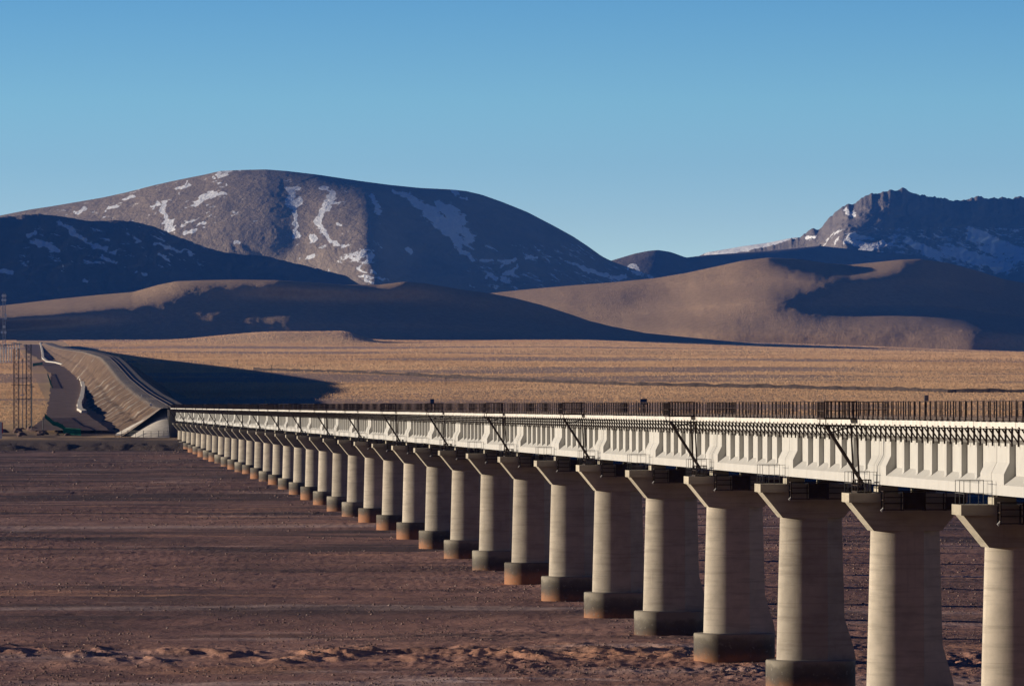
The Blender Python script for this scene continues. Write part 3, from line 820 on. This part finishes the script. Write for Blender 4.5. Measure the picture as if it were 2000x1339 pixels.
def mk_guard():
    m = MB()
    for x, y in ((-2.6, -1.08), (-2.6, 0), (-2.6, 1.08), (-2.0, -1.08), (-2.0, 1.08), (-1.45, -1.08), (-1.45, 1.08)):
        m.bar((x, y, 0), (x, y, .98), .022)
    for z in (.45, .97):
        m.bar((-2.6, -1.08, z), (-2.6, 1.08, z), .018)
        m.bar((-2.6, -1.08, z), (-1.45, -1.08, z), .018)
        m.bar((-2.6, 1.08, z), (-1.45, 1.08, z), .018)
    return m.build('guard_rail', M_grey_steel)
def mk_drain():
    m = MB()
    m.bar((-1.36, -1.9, -.80), (-1.22, -1.9, -.66), .12, 8)
    m.bar((-1.22, -1.9, -.66), (-1.22, -1.6, -.66), .07, 8)
    return m.build('work_lamp', M_light_steel)

def col_ring(r, z, nose=0.0, n=16):
    g = r-1.0
    pts = [(-.05, -r, z), (.74, -r, z), (.78, -.86*r, z), (1.57+g+nose, -.30*r, z), (1.57+g+nose, .30*r, z), (.78, .86*r, z), (.74, r, z), (-.05, r, z)]
    for i in range(1, n):
        t = math.pi/2 + math.pi*i/n
        pts.append((-.05 + (1.52+g)*math.cos(t), r*math.sin(t), z))
    return pts
PG = 'piers carrying the railway bridge'
for k in range(NP):
    zb = pier_base_z(k)
    root = empty('bridge_pier', B(st(k), 0, zb), RZ)
    if k == 0: lab = 'concrete pier cut by the right edge of the photo, nearest of the row'
    elif k == 1: lab = 'tallest fully visible concrete pier, second from the right edge'
    else: lab = 'grey concrete pier on a stained footing, %s of the row counted from the right edge' % ordn(k)
    tag(root, lab, 'bridge pier', PG)
    share('foot', mk_footing, 'footing', root)
    cz = CAPZ - zb
    top = cz - 1.72
    H = top - FOOT_H
    m = MB()
    rings = []
    for i in range(11):
        z = FOOT_H - .05 + (H+.05)*i/10
        dep = top - z
        r = 1.0 + .026*dep
        # cut-water nose on the upstream end near the foot
        nose = 0.55*max(0.0, min(1.0, (2.1-(z-FOOT_H))/1.9))
        rings.append(col_ring(r, z, nose))
    # extra ring where the nose starts
    m.loft(rings)
    col = m.build('column', M_conc, root, smooth=False)
    me = col.data
    sm = [abs(p.normal.z) < .7 for p in me.polygons]
    me.polygons.foreach_set('use_smooth', sm)
    # keep flat faces flat: split by angle
    try: me.set_sharp_from_angle(angle=math.radians(25))
    except Exception: pass
    share('cap', mk_cap, 'cap', root, (0, 0, cz))
    for sx in (-.86, .86):
        share('ped', mk_pedestal, 'pedestal', root, (sx, 0, cz))
        if k < 14:
            for sy in (-.4, .4): share('bear', mk_bearing, 'bearing', root, (sx, sy, cz))
    bk = share('basket', mk_basket, 'inspection_basket', root, (0, 0, cz))
    if k < 14:
        share('panel', mk_basket_panel, 'panel', bk, (0, 0, 0))
        share('panel2', mk_basket_panel2, 'panel', bk, (0, 0, 0))
        share('lamp', mk_drain, 'work_lamp', bk, (0, 0, 0))
    share('guard', mk_guard, 'guard_rail', root, (0, 0, cz))

# ------------------------------------------------------------------ bridge spans
Z0 = 10.39            # underside of the girders
ZS = 13.12            # underside of the walkway slab
ZT = 13.33            # top of the walkway edge
def mk_beam():
    m = MB(); L0, L1 = .04, SPAN-.04
    for sg in (-1, 1):
        # bulb flange with sloped top
        prof = [(sg*.06, 0), (sg*1.31, 0), (sg*1.31, .42), (sg*.82, .80), (sg*.06, .80)]
        m.prism(prof, L0, L1)
        # recessed web
        m.prism([(sg*.55, .78), (sg*.83, .78), (sg*.83, 2.16), (sg*.55, 2.16)], L0, L1)
        # solid end blocks
        eb = [(sg*.55, .10), (sg*1.306, .10), (sg*1.306, .86), (sg*1.08, 1.32), (sg*1.08, 2.18), (sg*.55, 2.18)]
        m.prism(eb, L0+.002, 2.72)
        m.prism(eb, L1-3.0, L1-.002)
        # stiffening ribs: 7 recesses at 4 m pitch
        for i in range(6):
            y1 = SPAN-3.04-3.4-4*i
            rp = [(sg*.80, .5), (sg*1.18, .48), (sg*1.08, .64), (sg*1.08, 2.18), (sg*.80, 2.18)]
            m.prism(rp, y1-.6, y1)
    # trough slab
    m.prism([(-.9, 2.05), (.9, 2.05), (1.80, 2.26), (1.85, 2.26), (1.85, 2.72), (1.72, 2.72), (1.72, 2.95), (1.55, 2.95), (1.55, 2.66), (-1.55, 2.66), (-1.55, 2.95), (-1.72, 2.95), (-1.72, 2.72), (-1.85, 2.72), (-1.85, 2.26), (-1.80, 2.26)], L0+.02, L1-.02)
    return m.build('girder', M_white)
def mk_walk(side):
    m = MB()
    m.box(1.74, 2.33, .02, SPAN-.02, ZS-Z0, ZT-Z0) if side > 0 else m.box(-2.33, -1.74, .02, SPAN-.02, ZS-Z0, ZT-Z0)
    n = 16                      # separate edge kerbs, each a hair out of line
    r = random.Random(5+side)
    for i in range(n):
        a = i*SPAN/n+.015; b = (i+1)*SPAN/n-.015
        j = r.uniform(-.008, .008)
        xa, xb = (2.331, 2.36+j) if side > 0 else (-2.36-j, -2.331)
        m.box(xa, xb, a, b, ZS-Z0-.02+j, ZT-Z0+.015+j)
    return m.build('walkway_edge', M_edge)
def mk_bracket():
    m = MB()
    m.box(-2.30, -1.853, -.04, .04, ZS-Z0-.07, ZS-Z0-.002)
    m.box(-1.92, -1.853, -.04, .04, 2.00, ZS-Z0-.072)
    m.bar((-2.27, 0, ZS-Z0-.06), (-1.91, 0, 2.18), .06)
    m.bar((-2.30, 0, ZS-Z0-.03), (-2.42, 0, ZS-Z0+.03), .05)
    return m.build('bracket', M_steel)
def mk_post():
    m = MB()
    m.loft([[(-.027, -.045, 0), (.027, -.045, 0), (.027, .045, 0), (-.027, .045, 0)],
            [(-.022, -.04, .86), (.022, -.04, .86), (.022, .04, .86), (-.022, .04, .86)]])
    m.box(-.07, .07, -.07, .07, 0, .05)
    return m.build('post', M_post)
def mk_rails(side):
    m = MB(); x = side*2.24
    for z, w in ((.22, .012), (.52, .012), (.84, .016)):
        m.bar((x, .03, ZT-Z0+z), (x, SPAN-.03, ZT-Z0+z), w)
    return m.build('railing', M_post)
PITCH = SPAN/21
SPG = 'bridge spans resting end to end on the piers'
for k in range(-1, NP):
    root = empty('bridge_span', B(st(k), 0, Z0), RZ)
    if k == -1: lab = 'white girder span running out of the right edge of the photo'
    else: lab = 'white ribbed girder span on the left of the %s pier from the right edge' % ordn(k)
    tag(root, lab, 'bridge span', SPG)
    share('beam', mk_beam, 'girder', root)
    share('walkl', lambda: mk_walk(-1), 'walkway_edge', root)
    share('walkr', lambda: mk_walk(1), 'walkway_edge', root)
    rl = share('raill', lambda: mk_rails(-1), 'railing', root)
    rr = share('railr', lambda: mk_rails(1), 'railing', root)
    if True:
        for i in range(21):
            yy = (i+.5)*PITCH
            share('brk', mk_bracket, 'bracket', root, (0, yy, 0))
            share('post', mk_post, 'post', rl, (-2.24, yy, ZT-Z0))
            share('post', mk_post, 'post', rr, (2.24, yy, ZT-Z0))

# ------------------------------------------------------------------ track over the bridge and up the embankment
def emb_shift(s): return np.interp(s, [100, 1391, 1800, 2500, 3200, 4500, 6500], [0, 0, .8, 3.6, 3.6, 1, 0])
def crest_z(s):
    return np.interp(s, [100, 1391, 1450, 1700, 2000, 2315, 2500, 3000, 4000, 4900, 6200], [13.33, 13.33, 13.5, 17.2, 22.8, 30.3, 34.0, 40.6, 51.5, 62.8, 80])
def strip(name, mat, ss, la, lb, zfun, thick=None):
    m = MB(); pts = []
    for s in ss:
        z = zfun(s)
        pts.append(B(s, la, z)); pts.append(B(s, lb, z))
    fs = [(2*i, 2*i+1, 2*i+3, 2*i+2) for i in range(len(ss)-1)]
    return m.poly(pts, fs).build(name, mat)
ss_tr = list(np.linspace(204, 1391, 60))+list(np.linspace(1400, 5200, 90))
tr = empty('railway_track', B(204, 0, 13.33), RZ)
tag(tr, 'single railway track on ballast running along the bridge deck', 'railway track')
mb = MB()
for s0, s1 in zip(ss_tr[:-1], ss_tr[1:]):
    y0, y1 = s0-204, s1-204
    z0, z1 = float(crest_z(s0))-13.33, float(crest_z(s1))-13.33
    p = []
    for y, z in ((y0, z0), (y1, z1)):
        sh = float(emb_shift(y+204))
        p += [(-.88+sh, y, z-.25), (-.88+sh, y, z+.02), (.88+sh, y, z+.02), (.88+sh, y, z-.25)]
    mb.poly(p, [(0, 4, 5, 1), (1, 5, 6, 2), (2, 6, 7, 3)])
mb.build('ballast_bed', M_ballast, tr)
for x in (-.72, .72):
    m = MB()
    for s0, s1 in zip(ss_tr[:-1], ss_tr[1:]):
        m.bar((x+float(emb_shift(s0)), s0-204, float(crest_z(s0))-13.33+.09), (x+float(emb_shift(s1)), s1-204, float(crest_z(s1))-13.33+.09), .12)
    m.build('rail', M_rail, tr)

# ------------------------------------------------------------------ refuge platforms
def mk_ref_slab():
    m = MB(); m.box(-1.5, -.01, -1.1, 1.1, ZT+.02, ZT+.06)
    for y in (-1.0, 0, 1.0): m.bar((-1.5, y, ZS-.05), (.3, y, ZS-.05), .07)
    for y in (-1.0, 1.0): m.bar((-1.4, y, ZS-.05), (-1.4, y, ZT+.03), .04)
    return m.build('platform_floor', M_steel)
def mk_ref_rail():
    m = MB(); zt = ZT+.87
    cs = [(-1.48, -1.08), (-1.48, 1.08), (-.02, -1.08), (-.02, 1.08)]
    for x, y in cs: m.bar((x, y, ZT+.02), (x, y, zt), .055)
    for a, b in ((cs[0], cs[1]), (cs[0], cs[2]), (cs[1], cs[3])):
        for z, w in ((zt-.03, .05), (ZT+.42, .025), (ZT+.08, .04)):
            m.bar((*a, z), (*b, z), w)
        n = 7 if a == cs[0] and b == cs[1] else 9
        for i in range(1, n):
            t = i/n
            x = a[0]+(b[0]-a[0])*t; y = a[1]+(b[1]-a[1])*t
            m.bar((x, y, ZT+.05), (x, y, zt-.04), .026)
    return m.build('platform_railing', M_post)
def mk_strut(y):
    return MB().bar((-1.3, y, ZS-.05), (.42, y*.55, 10.42), .14).bar((-1.12, y, 12.75), (-.05, y, ZS-.08), .06).build('strut', M_steel)
def mk_ref_post(y):
    return MB().bar((.02, y, ZS-.05), (.16, y, 10.35), .075).build('post', M_steel)
def mk_ref_foot():
    m = MB()
    m.box(.05, .75, -.85, .85, 10.02, 10.09)
    for y in (-.8, 0, .8): m.bar((.1, y, 10.05), (.1, y, 10.62), .05); m.bar((.7, y, 10.05), (.7, y, 10.62), .05)
    m.bar((.1, -.8, 10.6), (.1, .8, 10.6), .05); m.bar((.1, -.8, 10.35), (.1, .8, 10.35), .04)
    m.bar((.1, -.8, 10.6), (.7, -.8, 10.6), .05)
    return m.build('foot_frame', M_steel)
RG = 'refuge platforms along the bridge railing'
np_l = 0
for k in range(1, NP, 2):
    root = empty('refuge_platform', B(st(k), -2.365, 0), RZ)
    tag(root, 'railed refuge platform braced off the %s pier, on the near left railing' % ordn(k), 'refuge platform', RG)
    share('rsl', mk_ref_slab, 'platform_floor', root)
    share('rra', mk_ref_rail, 'platform_railing', root)
    share('rst1', lambda: mk_strut(-.3), 'strut', root)
    share('rpo', lambda: mk_ref_post(-.9), 'post', root)
    share('rpo2', lambda: mk_ref_post(.9), 'post', root)
    share('rfo', mk_ref_foot, 'foot_frame', root)
for k in range(0, NP, 2):
    root = empty('refuge_platform', B(st(k), 2.365, 0), RZ + math.pi)
    tag(root, 'railed refuge platform behind the far railing, above the %s pier' % ordn(k), 'refuge platform', RG)
    share('rsl', mk_ref_slab, 'platform_floor', root)
    share('rra', mk_ref_rail, 'platform_railing', root)
    share('rst1', lambda: mk_strut(-.3), 'strut', root)

# small signs on the far railing
def small_sign(x, s, ztop, w, h, mat, lab):
    l = 2.38
    # solve the station whose far railing falls on pixel x
    s = F*(LC+l)/((x-6)*math.cos(AL))
    s = (s - (LC+l)*math.sin(AL))/math.cos(AL)
    root = empty('railing_sign', B(s, l, ZT), RZ)
    tag(root, lab, 'sign', 'small signs standing on the far railing')
    MB().bar((0, 0, 0), (0, 0, ztop-ZT-.02), .06).build('pole', M_grey_steel, root)
    b = MB().box(-w/2, w/2, -.05, -.032, ztop-ZT-h, ztop-ZT)
    b.box(-w/2-.02, w/2+.02, -.03, -.02, ztop-ZT-h-.02, ztop-ZT+.02)
    b.build('panel', mat, root)
small_sign(844, 0, 14.62, .36, .5, M_blue, 'narrow dark blue sign plate on the far railing near the middle')
small_sign(1257, 0, 14.42, .42, .34, M_blue, 'blue square sign plate on the far railing, right of the middle')
small_sign(1809, 0, 14.46, .17, .25, M_light_steel, 'tiny pale grey plate above the far railing near the right edge')

# ------------------------------------------------------------------ embankment, abutment
def emb_mat():
    m, nt, b = new_mat('embankment_soil', 0.95); g = N(nt)
    w = g.coord('World')
    a = g.noise(w, 0.12, 6, 0.65)
    c = g.ramp(a, [(0.32, (0.085, 0.058, 0.042)), (0.5, (0.15, 0.10, 0.07)), (0.68, (0.23, 0.155, 0.105))])
    rib = g.attr('rib')
    c = g.mix(rib, c, (0.46, 0.42, 0.37))
    g.link(c, b.inputs['Base Color'])
    g.bump(g.noise(w, 0.8, 5, .7), 0.7, 0.5, b)
    return m
M_emb = emb_mat()
RIBS = [(1500, 5), (1560, 3), (1600, 6), (1660, 4), (1690, 4), (1740, 6), (1790, 4), (1850, 6), (1930, 5), (2010, 6), (2100, 4), (2230, 6), (2600, 9), (2900, 9), (3200, 10)]
def emb_k(s): return np.interp(s, [1391, 1600, 1800, 2000, 2400, 3000, 3300, 5200], [1.5, 1.6, 1.7, 1.35, .8, .75, .95, .8])
def embankment():
    ss = np.concatenate([np.linspace(1391, 3000, 620), np.linspace(3005, 5600, 260)])
    rows = []; rib = []
    sN = ss[:, None]
    tt = np.linspace(0, 1, 15)
    bulge = fbm(sN/16.0+0*tt, 3*tt[None, :]+0*sN, 5, 101, .6)
    wob = fbm(ss/30.0, ss*0, 3, 102)
    ribn = fbm(sN/5.0+0*tt, 9*tt[None, :]+0*sN, 4, 103)
    for i, s in enumerate(ss):
        cz = float(crest_z(s))
        c = B(s, 0)
        pz = float(plain_z0(c[1]))
        h = max(1.0, cz-pz)
        sh = float(emb_shift(s))
        tl = -4.6 - float(emb_k(s))*h + 1.6*wob[i]; tr = 4.0 + 1.5*h
        near = float(np.clip((s-1391)/40, 0, 1))
        row = [B(s, tl-3+sh, pz-1.5)]; rb = [0]
        on = max([0]+[1.0 for q, w_ in RIBS if abs(s-q-2*wob[i]) < w_])
        pv = .35 if s < 1412 else 0.0
        for j, t in enumerate(tt):
            l = tl + (-4.6-tl)*t
            z = pz+.15 + (h-.25)*(t**1.08)
            e = math.sin(math.pi*t)
            row.append(B(s, l+sh, z + near*e*(.75*bulge[i, j] - (0.35 if abs(t-.55) < .06 else 0)) + .14*on*e))
            rb.append(max(on*np.clip(.35+.8*ribn[i, j], 0, .65)*(.9 if t < .9 else .3), pv, .30*(t > .93)))
        for l, z, r_ in ((-3.9, cz+.1*wob[i], .45), (-3.2, cz, .5), (3.4, cz, .4), (4.0, cz-.05, .1), (tr*.5+2, pz+.5*h, 0), (tr, pz-.1, 0), (tr+4, pz-2.0, 0)):
            row.append(B(s, l+sh, z)); rb.append(r_)
        rows.append(row); rib.append(rb)
    o = grid_mesh('embankment', np.array(rows), M_emb, {'rib': np.array(rib)}, smooth=False)
    return tag(o, 'long earth railway embankment climbing away behind the bridge', None, None, 'structure')
embankment()

ab = empty('bridge_abutment', B(1391, 0, 4), RZ)
tag(ab, 'concrete abutment with a pale stone cone slope at the far end of the bridge', 'abutment')
m = MB()
m.box(-2.6, 2.6, .1, 3.0, -1, 6.3)
m.box(-2.6, 2.6, 1.6, 3.2, 6.3, 9.1)
for s_ in (-1, 1):
    m.box(s_*2.6 if s_ > 0 else -3.1, 3.1 if s_ > 0 else -2.6, .1, 9, 3, 9.0)
m.build('abutment_wall', M_abut, ab)
# cone: quarter cones on both sides
for s_, nm_ in ((-1, 'l'), (1, 'r')):
    m = MB(); n = 24; ap = []; bt = []
    RX, RY = 12.0, 24.0
    for i in range(n+1):
        t = math.pi/2*i/n
        ap.append((s_*3.1 - s_*.0, 6 + .0, 9.25))
        bt.append((s_*(2.9 + RX*math.sin(t)), 6 - RY*math.cos(t)-.2, .8 if s_ < 0 else .0))
    pts = [(s_*3.0, 6.0, 9.2)] + bt
    m.poly(pts, [(0, i+1, i+2) for i in range(n)])
    # straight flank running back beside the embankment
    m.poly([(s_*3.0, 6, 9.2), bt[-1], (s_*(2.9+RX), 20, 3.2), (s_*3.0, 20, 9.4)], [(0, 1, 2, 3)])
    m.build('cone_slope', M_abut, ab)

# guard post lamps by the abutment
for (x, yb, yt, lab) in ((277, 795, 770, 'white post with a small box at the embankment edge above the ribbed slope'), (295, 803, 786, 'short pale post just left of the bridge end')):
    Yd = 1640 if x == 277 else 1480
    pb = P(x, yb, Yd); h = (yb-yt)/F*Yd
    r = empty('marker_post', pb); tag(r, lab, 'post')
    MB().bar((0, 0, -.6), (0, 0, h), .16, 8).build('pole', M_light_steel, r)
    MB().box(-.3, .3, -.2, .2, h*.62, h*.86).build('box', M_signw, r)

# ------------------------------------------------------------------ left side: dirt road, ditch, fences, poles
def ground_pt(x, y, lift=0.0):
    Y = 325260.0/(173.16+(y-HZ))
    p = P(x, y, Y)
    return (p[0], p[1], float(plain_z0(Y))+lift)
def surf_strip(name, mat, L, R, lift, sub=14):
    def dens(pts):
        out = []
        for a, b in zip(pts[:-1], pts[1:]):
            for i in range(sub):
                t = i/sub; out.append((a[0]+(b[0]-a[0])*t, a[1]+(b[1]-a[1])*t))
        out.append(pts[-1]); return out
    L = dens(L); R = dens(R); m = MB(); pts = []
    for a, b in zip(L, R):
        pts.append(ground_pt(a[0]+rng.uniform(-2.5, 2.5), a[1], lift)); pts.append(ground_pt(b[0]+rng.uniform(-2, 2), b[1], lift))
    m.poly(pts, [(2*i, 2*i+1, 2*i+3, 2*i+2) for i in range(len(L)-1)])
    return m.build(name, mat)
M_dirt = mat_plain('brown_dirt', (0.21, 0.135, 0.105), 0.95, 0.35, 0.25)
M_scrub = mat_plain('dark_scrub_soil', (0.055, 0.04, 0.033), 0.95, 0.5, 0.3)
rd = surf_strip('dirt_road', M_dirt, [(60, 846), (90, 815), (94, 790), (100, 760), (100, 735), (84, 715), (72, 700), (52, 690), (48, 680), (46, 674)],
                [(215, 846), (172, 815), (156, 790), (160, 760), (150, 735), (120, 712), (92, 700), (80, 690), (78, 680), (76, 674)], .75)
tag(rd, 'brown dirt service road beside the embankment', None, None, 'structure')
# pale lined drainage channel between road and slope
ditch_px = [(78, 668), (80, 676), (83, 690), (84, 702), (92, 709), (110, 711), (126, 716), (134, 720), (146, 726), (152, 734), (160, 748), (163, 760), (160, 780), (155, 795), (156, 806), (166, 812)]
m = MB()
dp = []
for a, b in zip(ditch_px[:-1], ditch_px[1:]):
    for i in range(6):
        t = i/6; dp.append((a[0]+(b[0]-a[0])*t, a[1]+(b[1]-a[1])*t))
prev = None; rings = []
for (x, y) in dp:
    g = Vector(ground_pt(x, y)); w = .75+.25*rng.random()
    rings.append([tuple(g+Vector((-w, 0, .2))), tuple(g+Vector((-w*.8, 0, 1.35))), tuple(g+Vector((w*.8, 0, 1.5))), tuple(g+Vector((w, 0, .2)))])
m.loft(rings)
tag(m.build('drainage_kerb', M_abut), 'pale winding stone drainage kerb beside the dirt road', 'kerb')

# bank toe scrub / rubble
rocks = []
def rock(x, y, w, lab, d=None):
    Y = 325260.0/(173.16+(y-HZ)) if d is None else d
    c = ground_pt(x, y) if d is None else P(x, y, d)
    m = MB(); r = random.Random(int(x*7+y))
    rs = []
    for iz, (z, f) in enumerate(((-.3, .9), (.15, 1.0), (.45, .75), (.62, .3))):
        rs.append([(w*f*math.cos(2*math.pi*i/9)*r.uniform(.75, 1.15), w*f*.8*math.sin(2*math.pi*i/9)*r.uniform(.75, 1.15), w*z*r.uniform(.9, 1.1)) for i in range(9)])
    m.loft(rs)
    o = m.build('boulder', M_rock); o.location = c
    tag(o, lab, 'boulder', 'boulders and earth heaps on the far bank')
    return o
for i in range(34):
    x = rng.uniform(-40, 200); y = rng.uniform(838, 852)
    rock(x, y, rng.uniform(.5, 1.6), 'dark boulder among the rubble on the far bank, left of the bridge end')
for (x, y, w) in ((248, 707, 1.2), (222, 706, 1.0)):
    pass

def fence(name, pts, h, mat, lab, postmat=None, slats=False):
    root = empty(name, ground_pt(*pts[0]))
    o0 = Vector(root.location)
    tag(root, lab, 'fence')
    for a, b in zip(pts[:-1], pts[1:]):
        A = Vector(ground_pt(*a))-o0; Bv = Vector(ground_pt(*b))-o0
        m = MB()
        d = Bv-A
        if slats:
            n = max(2, int(d.length/2.5))
            for i in range(n+1):
                q = A+d*(i/n); m.bar(q+Vector((0, 0, -.3)), q+Vector((0, 0, h)), .09)
            for z in (.25, .5, .75, 1.0): m.bar(A+Vector((0, 0, h*z)), Bv+Vector((0, 0, h*z)), .05)
            m.build('rail_panel', mat, root)
        else:
            n = max(2, int(d.length/.42))
            for i in range(n):
                q = A+d*((i+.5)/n); m.bar(q+Vector((0, 0, .1)), q+Vector((0, 0, h*(.96+.04*math.sin(i*1.7)))), .17)
            for z in (.15, .9): m.bar(A+Vector((0, 0, h*z)), Bv+Vector((0, 0, h*z)), .08)
            m.build('mesh_panel', mat, root)
        m = MB(); m.bar(A+Vector((0, 0, -.3)), A+Vector((0, 0, h+.15)), .14); m.build('post', mat, root)
    return root
fence('green_fence', [(88, 821), (92, 825), (97, 829), (104, 836), (112, 838), (122, 843), (127, 849), (158, 851)], 1.8, M_greenf, 'bright green panel fence at the end of the dirt road above the riverbank')
fence('green_fence', [(64, 716), (73, 715), (83, 714)], 2.0, M_greenf, 'short green fence across the dirt road far up by the pole rows')
fence('green_fence', [(93, 733), (96, 742), (99, 752), (103, 762)], 1.3, M_greenf, 'thin pale green fence along the left edge of the dirt road')
fence('bank_railing', [(225, 853), (250, 853), (280, 854), (310, 854), (330, 854)], 1.5, M_grey_steel, 'grey post railing along the foot of the pale cone slope', slats=True)

# white and red marker at the far left bank
p = ground_pt(2, 856)
r = empty('bank_marker', p); tag(r, 'white and red marker board at the left edge of the photo on the far bank', 'marker board')
MB().box(-.45, .2, -.1, .1, -.5, 3.8).build('board', M_signw, r)
MB().box(.205, .42, -.1, .1, 1.2, 3.7).build('stripe', M_red, r)

# lattice gantry of two masts
def lattice(m, x, y, z0, z1, w, n, tw=.07):
    c = [(-w/2, -w/2), (w/2, -w/2), (w/2, w/2), (-w/2, w/2)]
    for a, b in c: m.bar((x+a, y+b, z0), (x+a, y+b, z1), tw)
    for i in range(n):
        a0 = z0+(z1-z0)*i/n; a1 = z0+(z1-z0)*(i+1)/n
        for j in range(4):
            p, q = c[j], c[(j+1) % 4]
            if i % 2: p, q = q, p
            m.bar((x+p[0], y+p[1], a0), (x+q[0], y+q[1], a1), tw*.6)
g0 = ground_pt(44, 838)
gr = empty('power_gantry', g0); tag(gr, 'tall twin lattice mast gantry standing left of the dirt road', 'power gantry')
sc = F/g0[1]
hgt = (838-672)/sc
for xo in (-12/sc, 12/sc):
    m = MB(); lattice(m, xo, 0, -.5, hgt*(1 if xo > 0 else .95), 1.2, 18, .13); m.build('mast', M_grey_steel, gr)
m = MB()
for zf in (.36, .52, .60):
    m.bar((-22/sc if zf == .52 else -12/sc, 0, hgt*zf), (16/sc, 0, hgt*zf), .16)
m.build('crossbeam', M_grey_steel, gr)
m = MB(); m.box(-4/sc, 4/sc, -.4, .1, hgt*.395, hgt*.41); m.build('nameplate', M_signw, gr)
m = MB(); m.bar((0, .5, -.3), (0, .5, hgt*.80), .2, 8); m.box(-1.2/sc, 1.6/sc, .2, .8, hgt*.80, hgt*.83); m.build('pole', M_light_steel, gr)
m = MB()
for xo in (-5, 0, 5):
    m.bar((xo/sc, 0, hgt*.52), (xo/sc, 0, hgt*.52-1.5), .15, 8)
m.build('insulator', M_light_steel, gr)
for (x, y0, y1, lab) in ((84, 846, 815, 'thin grey pole in front of the green fence'), (62, 842, 748, 'slim grey pole right beside the lattice gantry')):
    p = ground_pt(x, y0); r = empty('utility_pole', p); tag(r, lab, 'utility pole')
    h = (y0-y1)*p[1]/F
    MB().bar((0, 0, -.5), (0, 0, h), .22, 8).build('pole', M_grey_steel, r)
    MB().bar((-.6, 0, h*.93), (.6, 0, h*.93), .12).build('crossarm', M_grey_steel, r)

# rows of electricity poles far up the valley
PW = 'rows of power line poles left of the embankment'
cnt = 0
for row, (ya, yb, yt0, yt1) in enumerate(((711, 706, 670, 668),)):
    for i in range(11):
        x = -14 + i*5.2
        yb_ = ya+(yb-ya)*i/10
        p = ground_pt(x, yb_); h = (yb_-(yt0+(yt1-yt0)*i/10 + rng.uniform(-2, 3)))*p[1]/F
        r = empty('power_pole', p)
        tag(r, 'pale pole of the dense row at the left edge, %s counted from the left' % ordn(i), 'power pole', PW)
        MB().bar((0, 0, -.5), (0, 0, h), .6, 8).build('pole', M_light_steel, r)
        MB().bar((-1.5, 0, h*.93), (1.5, 0, h*.93), .3).build('crossarm', M_grey_steel, r)
        m = MB()
        for q in (-1.3, 1.3): m.bar((q, 0, h*.93), (q, 0, h*.93-.9), .22, 6)
        m.build('insulator', M_light_steel, r)

# telecom tower with dishes
p = ground_pt(8, 690)
r = empty('telecom_tower', p); tag(r, 'tall thin lattice telecom tower with white dishes at the left edge', 'tower')
h = (690-569)*p[1]/F
m = MB(); lattice(m, 0, 0, -.5, h*.97, 1.9, 22, .3); m.bar((0, 0, h*.95), (0, 0, h), .2); m.build('mast', M_light_steel, r)
for zf, xo in ((.93, -.9), (.93, .9), (.86, -1.0), (.86, .9), (.62, 1.2), (.57, 1.2), (.43, .2), (.34, -1.5), (.34, 1.0)):
    m = MB(); n = 12; rr = 1.0
    rings = [[(xo+rr*f*math.cos(2*math.pi*i/n), -1.3+d, h*zf+rr*f*math.sin(2*math.pi*i/n)) for i in range(n)] for f, d in ((.2, .35), (.7, .2), (1, 0), (1, -.25))]
    m.loft(rings); m.build('dish', M_signw, r)

# posts and a low track across the golden plain
PP = 'thin wooden poles scattered over the golden plain'
for x, y0, y1, lab in ((530, 728, 712, 'thin pole on the plain nearest the left shadow edge'), (614, 727, 713, 'thin pole on the plain, right of the one at the shadow edge'), (871, 755, 737, 'thin pole standing above the near railing, mid plain'), (1315, 726, 716, 'tiny pole far out on the plain to the right'), (464, 714, 702, 'tiny pole on the plain above the shadow edge')):
    p = ground_pt(x, y0); hh = (y0-y1)*p[1]/F
    rt = empty('wooden_pole', p); tag(rt, lab, 'pole', PP)
    MB().bar((0, 0, -.5), (0, 0, hh), .22, 6).build('pole', M_steel, rt)
    MB().bar((-.6, 0, hh*.92), (.6, 0, hh*.92), .14).build('crossarm', M_steel, rt)
m = MB(); rings = []
tp = [(495, 722), (560, 725), (640, 727), (800, 733), (900, 738), (1000, 744), (1100, 748), (1250, 753), (1500, 757), (1700, 761), (1850, 766), (2050, 767)]
for a, b in zip(tp[:-1], tp[1:]):
    for i in range(12):
        t = i/12; x = a[0]+(b[0]-a[0])*t; y = a[1]+(b[1]-a[1])*t
        g = Vector(ground_pt(x, y)); w = 3.0*rng.uniform(.7, 1.2); hh = 1.5*rng.uniform(.6, 1.1)
        rings.append([tuple(g+Vector((0, -w, -.8))), tuple(g+Vector((0, -w*.3, hh))), tuple(g+Vector((0, w*.3, hh))), tuple(g+Vector((0, w, -.8)))])
m.loft(rings)
tag(m.build('earth_bund', M_scrub), 'dark low earth bund crossing the golden plain behind the railing', 'earth bund')

# ------------------------------------------------------------------ thin blue air over the distance
hz = MB().box(-9000, 9000, -2000, 22000, -60, 900).build('haze', None or bpy.data.materials.new('thin_air'))
hm = hz.data.materials[0]; hm.use_nodes = True; nt = hm.node_tree; nt.nodes.clear()
ho = nt.nodes.new('ShaderNodeOutputMaterial'); pv = nt.nodes.new('ShaderNodeVolumePrincipled')
pv.inputs['Density'].default_value = 2.1e-5
pv.inputs['Color'].default_value = (0.07, 0.28, 1.0, 1)
pv.inputs['Anisotropy'].default_value = 0.0
nt.links.new(pv.outputs[0], ho.inputs['Volume'])
tag(hz, 'thin bluish air over the plain and mountains', None, None, 'stuff')
